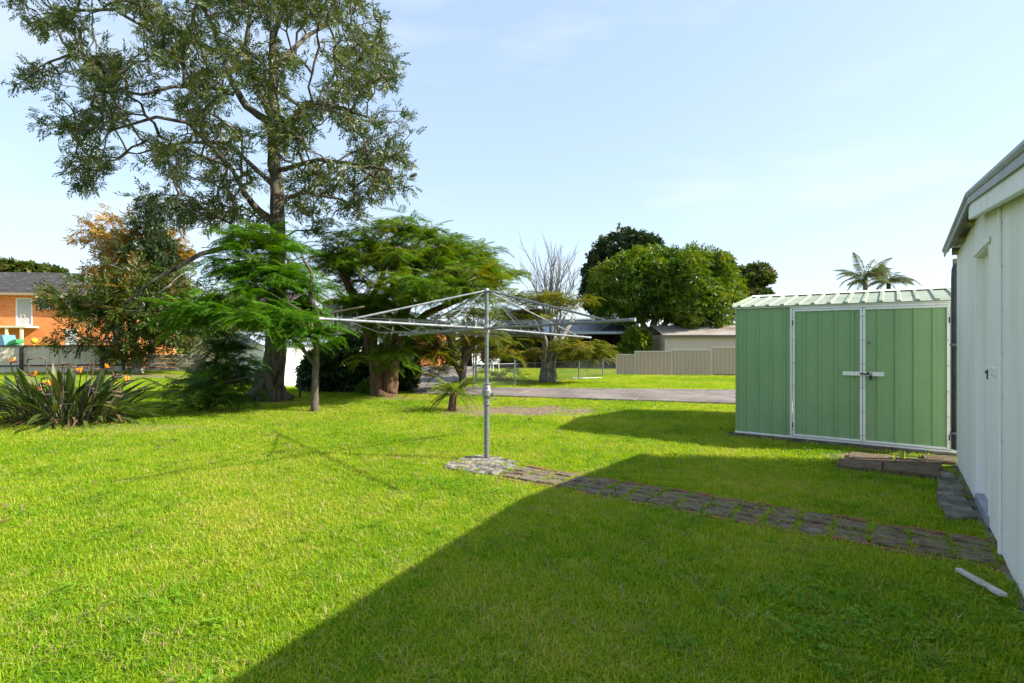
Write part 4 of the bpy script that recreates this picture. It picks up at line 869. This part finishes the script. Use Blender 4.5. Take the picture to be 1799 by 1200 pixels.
# white garden chairs
def chair(p, rz, label):
    t = thing('garden_chair', label, 'chair', p, rz, 'white chairs beyond the driveway')
    MB().box(-.25, .25, -.24, .24, .38, .42).build('seat', M['plastic'], t, bevel=.01)
    b = MB(); b.hexa([(-.25,.21,.42),(.25,.21,.42),(.25,.24,.42),(-.25,.24,.42)], [(-.22,.33,.86),(.22,.33,.86),(.22,.36,.86),(-.22,.36,.86)]); b.build('backrest', M['plastic'], t, bevel=.008)
    for x in (-.23, .23):
        for y in (-.21, .21): MB().tube([(x*1.1, y*1.15, 0), (x, y, .38)], .022, 6).build('leg', M['plastic'], t)
        MB().box(x - .03, x + .03, -.24, .27, .58, .61).build('armrest', M['plastic'], t); MB().tube([(x, -.22, .42), (x, -.22, .58)], .018, 6).build('arm_support', M['plastic'], t)
for (px, rz, lb) in ((842, .5, 'white plastic garden chair left of the clothes line post on the far grass'), (864, -.6, 'white plastic garden chair on the far grass beside the clothes line mast')):
    d = 24.5; x = (px - CX) / F * d; chair((x, d, float(terr(x, d))), rz, lb)

# ------------------------------------------------------------------ houses
def gable_roof(t, m, x0, x1, y0, y1, ze, zr, ov=.4, name='roof', hip=0, th=.12):
    ym = (y0 + y1) / 2; a = [(x0-ov, y0-ov, ze), (x1+ov, y0-ov, ze), (x1+ov, y1+ov, ze), (x0-ov, y1+ov, ze)]; r0, r1 = (x0-ov+hip, ym, zr), (x1+ov-hip, ym, zr)
    v = a + [r0, r1]; v2 = [(x, y, z - th) for x, y, z in v]; f = [(0,1,5,4), (2,3,4,5), (3,0,4), (1,2,5)]
    b = MB(); b.add(v + v2, f + [tuple(i + 6 for i in q[::-1]) for q in f] + [(0,6,7,1),(1,7,8,2),(2,8,9,3),(3,9,6,0)]); return b.build(name, m, t)
HD = 37.0
def hx(px): return (px - CX) / F * HD
def hz(py): return CH - (py - CY) / F * HD
bh = thing('brick_house', 'two storey orange brick house with dark tiled hip roof at far left', 'house', (hx(100), HD, float(terr(hx(100), HD))), R(9)); o0 = np.array(bh.location)
hxl = lambda px: hx(px) - o0[0]; hzl = lambda py: hz(py) - o0[2]
X0, X1, HDP = hxl(-260), hxl(196), 9.0; ZE = hzl(517)
dX0, dX1, dZ0, dZ1 = hxl(36.5), hxl(62), hzl(572), hzl(523.5); wX0, wX1, wZ0, wZ1 = hxl(71), hxl(89), hzl(543), hzl(523.5)
w = MB()                                              # front wall with real openings
for (a_, c_, z0_, z1_) in ((X0, dX0, -.3, ZE), (dX0, dX1, -.3, dZ0), (dX0, dX1, dZ1, ZE), (dX1, wX0, -.3, ZE), (wX0, wX1, -.3, wZ0), (wX0, wX1, wZ1, ZE), (wX1, X1, -.3, ZE)): w.box(a_, c_, 0, .2, z0_, z1_)
w.box(X1 - .2, X1, .2, HDP, -.3, ZE); w.box(X0, X0 + .2, .2, HDP, -.3, ZE); w.box(X0 + .2, X1 - .2, HDP - .2, HDP, -.3, ZE); w.build('wall', M['brick'], bh)
rfm = gable_roof(bh, M['tile'], X0, X1, 0, HDP, ZE + .05, ZE + 2.0, .5, hip=5.0)
tl = MB(); rows = 16                                  # courses of tiles: each row proud of the next, broken into tiles
for i in range(rows):
    s0, s1 = i / rows, (i + 1.15) / rows; ya, yb = -.5 + s0 * 5.0, -.5 + min(1, s1) * 5.0; za, zb = ZE + .05 + s0 * 1.95, ZE + .05 + min(1, s1) * 1.95
    xa, xb = X0 - .5 + 5.0 * s0, X1 + .5 - 5.0 * s0; x = xa + random.random() * .3
    while x < xb - .3:
        if x > hxl(-40): h = random.uniform(.02, .05); tl.add([(x, ya, za + h), (x + .29, ya, za + h), (x + .29, yb, zb + .012), (x, yb, zb + .012), (x, ya, za), (x + .29, ya, za)], [(0,1,2,3), (4,5,1,0), (4,0,3), (5,2,1)])
        x += .31
kind(tl.build('roof_tiles', M['tile'], bh), 'stuff')
MB().box(X0 - .55, X1 + .55, -.62, -.51, ZE - .10, ZE + .05).build('gutter', M['purlin'], bh); MB().box(X0 - .45, X1 + .45, -.5, -.005, ZE - .08, ZE - .05).build('soffit', M['cream'], bh)
dd_ = MB(); fw = .07
for q in ((dX0, dX0 + fw, dZ0, dZ1), (dX1 - fw, dX1, dZ0, dZ1), (dX0 + fw, dX1 - fw, dZ1 - fw, dZ1), (dX0 + fw, dX1 - fw, dZ0, dZ0 + fw)): dd_.box(q[0], q[1], -.02, .05, q[2], q[3])
do = dd_.build('door', M['white'], bh); sm = MB(); cw_ = dX1 - dX0 - 2*fw; ch_ = dZ1 - dZ0 - 2*fw
for i in range(-22, 26):                              # diamond security mesh
    for sg in (-1, 1):
        s0 = i * .10; a0 = (s0, 0); a1 = (s0 + sg * ch_, ch_)
        lo, hi = sorted(((0 - s0) / (sg * ch_), (cw_ - s0) / (sg * ch_))); lo, hi = max(0, lo), min(1, hi)
        if hi > lo: sm.tube([(dX0 + fw + s0 + sg*ch_*lo, .03, dZ0 + fw + ch_*lo), (dX0 + fw + s0 + sg*ch_*hi, .03, dZ0 + fw + ch_*hi)], .013, 4)
sm.build('screen_mesh', M['white'], do); MB().box(dX0 + fw, dX1 - fw, .09, .12, dZ0 + fw, dZ1 - fw).build('door_panel', M['glass'], do)
wf = MB()
for q in ((wX0, wX0 + .05, wZ0, wZ1), (wX1 - .05, wX1, wZ0, wZ1), (wX0 + .05, wX1 - .05, wZ1 - .05, wZ1), (wX0 + .05, wX1 - .05, wZ0, wZ0 + .05), ((wX0 + wX1)/2 - .02, (wX0 + wX1)/2 + .02, wZ0 + .05, wZ1 - .05)): wf.box(q[0], q[1], 0, .05, q[2], q[3])
wo = wf.build('window', M['white'], bh); MB().box(wX0 + .05, wX1 - .05, .06, .08, wZ0 + .05, wZ1 - .05).build('pane', M['glass'], wo); MB().box(wX0 - .05, wX1 + .05, -.08, -.002, wZ0 - .10, wZ0).build('sill', M['brick'], wo)
lx0, lx1 = hxl(18), hxl(72); lz = dZ0 - .04
MB().box(lx0, lx1, -1.3, -.005, lz - .12, lz).build('landing', M['paling'], bh)
q = [(hxl(-60), -1.3, lz - 1.1), (lx0 - .01, -1.3, lz - .12), (lx0 - .01, -.01, lz - .12), (hxl(-60), -.01, lz - 1.1)]; MB().hexa(q, [(x, y, z + .12) for x, y, z in q]).build('ramp', M['paling'], bh)
for px in (43, 65): MB().box(hxl(px) - .07, hxl(px) + .07, -1.25, -1.11, -.3, lz - .122).build('post', M['paling'], bh)
rl = MB()
for px in (64, 70): rl.tube([(hxl(px), -1.2, lz), (hxl(px), -1.2, lz + .75)], .02, 6)
rl.tube([(hxl(64), -1.2, lz + .75), (hxl(70), -1.2, lz + .75)], .02, 6); rl.build('railing', M['cream'], bh)
MB().tube([(hxl(3), -1.2, lz - .5), (hxl(3), -1.2, lz + .35)], .025, 6).build('railing', M['white'], bh)
b = MB().box(hxl(114), hxl(133), -.02, -.003, hzl(606), hzl(578)); lwn = b.build('window', M['white'], bh); MB().box(hxl(114) + .06, hxl(133) - .06, -.03, -.021, hzl(606) + .06, hzl(578) - .06).build('pane', M['plastic'], lwn)
ds = MB().lathe([(.02, 0), (.25, .05), (.42, .14), (.44, .15)], n=16).build('satellite_dish', M['bluegreyroof'], bh); ds.location = (hxl(116), 1.4, hzl(500) - .1); ds.rotation_euler = (1.1, .3, 0)
# play things below the landing
d = 31.0
def pz(px, py): return at(px, py, d)
o = MB().hexa([pz(-8,612)-(0,.3,0), pz(19,612)-(0,.3,0), pz(19,612)+(0,.5,0), pz(-8,612)+(0,.5,0)], [pz(-8,588)-(0,.3,0), pz(13,588)-(0,.3,0), pz(13,588)+(0,.5,0), pz(-8,588)+(0,.5,0)])
o.add([], []); z_ = float(terr(-29, d)); o.box(pz(-8,0)[0], pz(19,0)[0], d - .3, d + .5, z_, pz(0,612)[2] - .004); tag(o.build('play_house', M['blue'], bevel=.02), 'sloping blue plastic play equipment showing above the paling fence', 'play equipment')
pp = [pz(16,610), pz(22,603), pz(29,600), pz(36,599)]; o = MB()
for k in range(3): a_, c_ = pp[k], pp[k+1]; o.hexa([a_-(0,.25,.1), c_-(0,.25,.1), c_+(0,.25,-.1), a_+(0,.25,-.1)], [a_-(0,.25,-.12), c_-(0,.25,-.12), c_+(0,.25,.12), a_+(0,.25,.12)])
o.box(pp[3][0] - .08, pp[3][0] + .0, d - .1, d + .1, z_, pp[3][2] - .11); tag(o.build('slide', M['greenp'], bevel=.02), 'bright green plastic slide beside the blue play equipment', 'slide')
o = MB(); o.lathe([(.1,0),(.17,.12),(.16,.25),(.06,.32)], pz(60,603), 10); o.tube([pz(60,606)*np.array((1,1,0))+np.array((0,0,z_)), pz(60,603)], .05, 8); tag(o.build('yellow_toy', M['yellowp'], smooth=True), 'small yellow plastic toy under the brick house landing', 'toy')

def house(name, label, px0, px1, d, ye, yr, wm, rm, dep=8, wins=(), rz=0, hip=0, fas=True):
    x0, x1 = (px0 - CX) / F * d, (px1 - CX) / F * d; zb = float(terr((x0 + x1) / 2, d)); t = thing(name, label, 'house', (x0, d, zb), rz); L = x1 - x0; ze = CH - (ye - CY) / F * d - zb; zr = CH - (yr - CY) / F * (d + dep / 2) - zb
    MB().box(0, L, 0, dep, -.3, ze).build('wall', wm, t)
    gable_roof(t, rm, 0, L, 0, dep, ze + .12, zr, .5, hip=hip)
    if fas: MB().box(-.5, L + .5, -.56, -.505, ze - .14, ze + .1).build('fascia', M['white'], t)
    for (a, c, y0_, y1_) in wins:
        xa, xb = (a - CX) / F * d - x0, (c - CX) / F * d - x0; za, zb_ = CH - (y1_ - CY) / F * d - zb, CH - (y0_ - CY) / F * d - zb
        f = MB()
        for q in ((xa, xa + .07, za, zb_), (xb - .07, xb, za, zb_), (xa + .07, xb - .07, za, za + .07), (xa + .07, xb - .07, zb_ - .07, zb_)): f.box(q[0], q[1], -.05, -.003, q[2], q[3])
        fo = f.build('window', M['white'], t); MB().box(xa + .07, xb - .07, -.03, -.004, za + .07, zb_ - .07).build('pane', M['glass'], fo)
    return t
house('brown_roofed_house', 'cream house with plum brown roof behind the tall tree', 335, 476, 33, 546, 513, M['cream'], M['purpleroof'], wins=((430,462,565,590),))
house('grey_house', 'two storey grey green house behind the feathery trees', 566, 690, 43, 527, 505, M['greygreen'], M['bluegreyroof'], wins=((585,594,548,577),(600,628,535,560)))
house('grey_roofed_house', 'low house with pale grey roof behind the clothes line', 845, 960, 40, 566, 543, M['greygreen'], M['bluegreyroof'], wins=((870,890,575,592),))
house('brick_outbuilding', 'small orange brick building glimpsed between the feathery trees', 722, 768, 36, 575, 560, M['brick'], M['white'], dep=5, wins=((742,754,582,592),))
# dark verandah house
vd = 30.0; vx0, vx1 = (985 - CX) / F * vd, (1108 - CX) / F * vd; vz = float(terr(5, vd))
vh = thing('verandah_house', 'dark verandah with charcoal sheet roof left of the mango tree', 'house', (vx0, vd, vz)); vL = vx1 - vx0; ze = CH - (584 - CY) / F * vd - vz; zr = CH - (562 - CY) / F * (vd + 3) - vz
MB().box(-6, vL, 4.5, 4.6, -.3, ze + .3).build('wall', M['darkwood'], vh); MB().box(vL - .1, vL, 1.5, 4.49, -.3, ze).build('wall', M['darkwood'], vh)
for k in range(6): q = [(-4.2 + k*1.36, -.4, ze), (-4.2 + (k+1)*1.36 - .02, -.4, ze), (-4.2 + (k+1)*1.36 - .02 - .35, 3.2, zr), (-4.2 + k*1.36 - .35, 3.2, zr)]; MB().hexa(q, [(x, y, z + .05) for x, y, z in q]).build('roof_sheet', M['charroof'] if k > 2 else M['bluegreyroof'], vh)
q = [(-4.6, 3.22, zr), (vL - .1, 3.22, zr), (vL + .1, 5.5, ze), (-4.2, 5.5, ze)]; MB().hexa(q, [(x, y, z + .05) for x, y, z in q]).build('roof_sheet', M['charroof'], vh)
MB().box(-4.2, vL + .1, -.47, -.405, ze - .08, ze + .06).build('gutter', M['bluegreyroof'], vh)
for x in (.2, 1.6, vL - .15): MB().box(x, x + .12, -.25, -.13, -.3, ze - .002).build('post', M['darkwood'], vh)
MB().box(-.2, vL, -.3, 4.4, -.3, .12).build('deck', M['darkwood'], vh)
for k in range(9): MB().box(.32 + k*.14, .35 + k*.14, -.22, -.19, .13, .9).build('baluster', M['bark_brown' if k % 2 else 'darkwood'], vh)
# white sheet metal shed at the left
wd = gnd(464, 676); wsd = thing('white_shed', 'white ribbed metal shed with blue grey roof behind the tall trunk', 'shed', wd, ROT); wl = 6.2; wz = CH - (606 - CY) / F * wd[1] - wd[2]
b = MB().ribbed(0, wl, -.4, wz, .21, .05, .012, 0, .5, .05); b.v = [(-y, x, z) for x, y, z in b.v]; b.build('wall', M['white'], wsd)     # faces +x
MB().ribbed(-3.4, -.052, -.4, wz, .21, .05, .012, 0, .5, .05).build('wall', M['white'], wsd)
MB().box(-3.4, -3.35, .06, wl, -.4, wz).build('wall', M['white'], wsd)
q = [(-3.6, -.2, wz + .02), (.2, -.2, wz + .02), (.2, wl + .2, wz + .02), (-3.6, wl + .2, wz + .02)]
b = MB(); b.add(q + [(-1.7, -.2, wz + .6), (-1.7, wl + .2, wz + .6)], [(0,1,4), (1,2,5,4), (2,3,5), (3,0,4,5), (3,2,1,0)]); b.build('roof', M['bluegreyroof'], wsd)

# far bushes closing the horizon: one mass nobody could count
P = []
for k in range(120):
    x = rng.uniform(-95, 95); y = rng.uniform(62, 95); r = rng.uniform(2, 4.2); c = np.array((x, y, float(terr(x, y)) + r * .55)); d = rng.normal(0, 1, (70, 3)); d /= np.linalg.norm(d, axis=1, keepdims=True); P.append(np.concatenate([c + d * r * np.array((1.2, 1.2, .8)), d], 1))
P = np.concatenate(P); V_, Q_, T_ = scatter(T_ROS2, P[:, :3], P[:, 3:] + rng.normal(0, .4, (len(P), 3)), rng.uniform(.7, 1.2, len(P)), .7); kind(fast_mesh('treeline', V_, Q_, M['lf_bush'], None, T_), 'stuff')

# ------------------------------------------------------------------ grass (stuff): tufts on the lawn only where lawn is
def tuft(nb, h, spread, w, lean, gm_=None):
    v, q = [], []
    for i in range(nb):
        a = random.uniform(0, 6.283); r = spread * math.sqrt(random.random()); bx, by = r * math.cos(a), r * math.sin(a); az = random.uniform(0, 6.283); c, s = math.cos(az), math.sin(az); hh = h * random.uniform(.55, 1.2); ln = lean * random.uniform(.3, 1.4) * hh; ww = w * random.uniform(.7, 1.2)
        k = len(v); ox, oy = -s * ww / 2, c * ww / 2
        m1 = (bx + c * ln * .3, by + s * ln * .3, hh * .6); tp = (bx + c * ln, by + s * ln, hh * (.95 if ln < hh else .8))
        v += [(bx - ox, by - oy, -.006), (bx + ox, by + oy, -.006), (m1[0] + ox, m1[1] + oy, m1[2]), (m1[0] - ox, m1[1] - oy, m1[2]), (tp[0] + ox * .15, tp[1] + oy * .15, tp[2]), (tp[0] - ox * .15, tp[1] - oy * .15, tp[2])]
        q += [(k, k+1, k+2, k+3), (k+3, k+2, k+4, k+5)]
    b = MB(); b.v = v; b.f = q; me = bpy.data.meshes.new('tuft'); me.from_pydata(v, [], q); me.materials.append(gm_ or M['grass']); return bpy.data.objects.new('tuft', me)
def grass_object(name, P, dens, gs, tufts, cell, zoff=0.0, seed=1):
    n = len(P); h = cell / 2; off = np.array([(-h,-h,0),(h,-h,0),(h,h,0),(-h,h,0)]); V_ = (P[:, None] + off[None]).reshape(-1, 3); V_[:, 2] += zoff
    o = fast_mesh(name, V_, np.arange(n * 4).reshape(-1, 4), M['grass']); kind(o, 'stuff')
    for nm, arr in (('dens', dens), ('gs', gs)): a = o.data.attributes.new(nm, 'FLOAT', 'POINT'); a.data.foreach_set('value', np.repeat(arr, 4).astype(np.float32))
    ng = bpy.data.node_groups.new(name, 'GeometryNodeTree'); ng.interface.new_socket('Geometry', in_out='INPUT', socket_type='NodeSocketGeometry'); ng.interface.new_socket('Geometry', in_out='OUTPUT', socket_type='NodeSocketGeometry')
    N = ng.nodes; K = ng.links; gi = N.new('NodeGroupInput'); go = N.new('NodeGroupOutput')
    ds = N.new('GeometryNodeDistributePointsOnFaces'); ds.inputs['Seed'].default_value = seed
    na = N.new('GeometryNodeInputNamedAttribute'); na.data_type = 'FLOAT'; na.inputs['Name'].default_value = 'dens'; nb = N.new('GeometryNodeInputNamedAttribute'); nb.data_type = 'FLOAT'; nb.inputs['Name'].default_value = 'gs'
    K.new(gi.outputs[0], ds.inputs['Mesh']); K.new(na.outputs['Attribute'], ds.inputs['Density'])
    ca = N.new('GeometryNodeCaptureAttribute'); ca.capture_items.new('FLOAT', 'gs'); 
    K.new(ds.outputs['Points'], ca.inputs['Geometry']); K.new(nb.outputs['Attribute'], ca.inputs[1])
    jn = N.new('GeometryNodeJoinGeometry')
    for t in tufts: oi = N.new('GeometryNodeObjectInfo'); oi.inputs['Object'].default_value = t; oi.inputs['As Instance'].default_value = True; K.new(oi.outputs['Geometry'], jn.inputs[0])
    ip = N.new('GeometryNodeInstanceOnPoints'); ip.inputs['Pick Instance'].default_value = True
    rv = N.new('FunctionNodeRandomValue'); rv.data_type = 'FLOAT_VECTOR'; rv.inputs[0].default_value = (-.12, -.12, 0); rv.inputs[1].default_value = (.12, .12, 6.283)
    rs = N.new('FunctionNodeRandomValue'); rs.data_type = 'FLOAT'; rs.inputs[2].default_value = .65; rs.inputs[3].default_value = 1.3
    mu = N.new('ShaderNodeMath'); mu.operation = 'MULTIPLY'; K.new(rs.outputs[1], mu.inputs[0]); K.new(ca.outputs[1], mu.inputs[1])
    K.new(ca.outputs['Geometry'], ip.inputs['Points']); K.new(jn.outputs[0], ip.inputs['Instance']); K.new(rv.outputs[0], ip.inputs['Rotation']); K.new(mu.outputs[0], ip.inputs['Scale'])
    K.new(ip.outputs[0], go.inputs[0]); md = o.modifiers.new('grass', 'NODES'); md.node_group = ng; return o
cell = .1
gx, gy = np.meshgrid(np.arange(-26, 16, cell), np.arange(1.2, 27, cell)); gx, gy = gx.ravel() + cell/2, gy.ravel() + cell/2
px_ = CX + F * gx / gy; ok = (px_ > -160) & (px_ < 1960) & (gy < 26)
gx, gy = gx[ok], gy[ok]
shedP = [yard(SO, -.1, -.24), yard(SO, 2.66, -.24), yard(SO, 2.66, 2.95), yard(SO, -.0, 2.95)]
garP = [yard(GO, -.03, .05), yard(GO, 6, .05), yard(GO, 6, -7), yard(GO, -.03, -7)]
padS = [lerp(sum(PAD)/len(PAD), p, .97) for p in PAD]; slS = [lerp(sum(SLABQ)/4, p, .97) for p in SLABQ]; stepP = [yard(SB, -.02, -.04), yard(SB, .95, -.02), yard(SB, 1.12, 1.27), yard(SB, .10, 1.27), yard(SB, .04, .92)]
out = np.zeros(len(gx), bool)
for pl in [PATHP, shedP, garP, padS, slS, stepP] + DRIVE: out |= pip(gx, gy, pl)
gx, gy = gx[~out], gy[~out]; br = bare(gx, gy)
dist = np.hypot(gx, gy); dens = np.clip(4600 / (dist ** 1.1), 70, 1500); gs = np.clip(.85 + dist * .035, .85, 1.7); gs = gs * (1 - .35 * br); dens *= np.clip(1 - br * .95, .04, 1)
lush = np.array([mn.noise(Vector((a * .8, b_ * .8, 0))) for a, b_ in zip(gx, gy)]); gs *= 1 + .22 * lush
tufts = [tuft(13, h, .055, .0043, l) for h, l in ((.034,.6),(.03,.9),(.036,1.2),(.03,1.6),(.028,1.0),(.04,.8),(.026,1.8),(.033,.7),(.029,1.3),(.035,1.0),(.03,1.5),(.027,1.1))]
tufts.append(tuft(8, .032, .05, .0035, 1.7, M['straw']))
grass_object('grass', np.stack([gx, gy, terr(gx, gy)], -1), dens, gs, tufts, cell)
# clover and broad leaved weeds in loose patches of the lawn
def clover():
    v, q = [], []
    for i in range(9):
        a = random.uniform(0, 6.283); r = .07 * math.sqrt(random.random()); c = np.array((r * math.cos(a), r * math.sin(a), random.uniform(.018, .042)))
        for j in range(3):
            b_ = a + j * 2.094 + random.uniform(-.2, .2); d = np.array((math.cos(b_), math.sin(b_), random.uniform(-.1, .35))); k = len(v); v += [tuple(p) for p in diamond(c, d, Zu, .016, .014, .6)]; q.append((k, k+1, k+2, k+3))
    me = bpy.data.meshes.new('clover'); me.from_pydata(v, [], q); me.materials.append(M['clover']); return bpy.data.objects.new('clover', me)
cn = np.array([mn.noise(Vector((a * .9 + 20, b_ * .9, 4.0))) + .5 * mn.noise(Vector((a * 2.6, b_ * 2.6, 8.0))) for a, b_ in zip(gx, gy)]); wall_d = np.abs((gx - GO[0]) * U[0] + (gy - GO[1]) * U[1])
ck = (dist < 9) & (cn + .35 * np.exp(-wall_d / .8) > .30); cp = np.stack([gx, gy, terr(gx, gy)], -1)[ck]
grass_object('clover', cp, np.clip((cn[ck] - .1) * 200, 15, 110), np.full(len(cp), 1.0), [clover() for _ in range(4)], cell, seed=9)
# weeds in the paver joints
wp = []
for i in range(19):
    for j in range(5):
        if rng.random() < .8:
            for _ in range(6): q = yard(PO, i * .2285 + rng.normal(.005, .012), .065 + rng.uniform(0, .49)); wp.append((q[0], q[1], .004))
        for _ in range(6):
            if rng.random() < .5: q = yard(PO, i * .2285 + rng.uniform(0, .22), .065 + j * .1235 + rng.normal(0, .006)); wp.append((q[0], q[1], .004))
for y in (0, PW):
    for i in range(60): q = yard(PO, rng.uniform(0, PL), y + rng.normal(0, .02)); wp.append((q[0], q[1], .002))
for i in range(130): t = rng.uniform(.1, 3.4); q = yard(GO, -.05 - abs(rng.normal(0, .05)), -t); wp.append((q[0], q[1], .002))
c = sum(PAD) / len(PAD)
for i in range(70): q = lerp(c, PAD[i % 12], rng.uniform(.75, 1.0)) if i % 3 else lerp(PAD[1], PAD[7], rng.random()) + rng.normal(0, .03, 2); wp.append((q[0], q[1], .025))
wp = np.array(wp); grass_object('joint_weeds', wp, np.full(len(wp), 1700.), np.full(len(wp), .8), [tuft(7, .036, .016, .0045, 1.3) for _ in range(3)], .03, seed=5)
# fallen leaves on the lawn
n = 760; lx, ly = rng.uniform(-7, 4, n), rng.uniform(3.2, 13.5, n); k = (~pip(lx, ly, shedP)) & (~pip(lx, ly, garP)); k &= rng.random(n) < np.clip((ly - 2) / 9, .12, 1); lx, ly = lx[k], ly[k]
D = rng.normal(0, 1, (len(lx), 3)); D[:, 2] *= .2; V_, Q_, T_ = scatter([t_rosette(3, .45, .05) for _ in range(3)], np.stack([lx, ly, np.full(len(lx), .045)], -1), D, rng.uniform(.025, .06, len(lx)), .3); kind(fast_mesh('fallen_leaves', V_, Q_, M['litter'], None, T_), 'stuff')
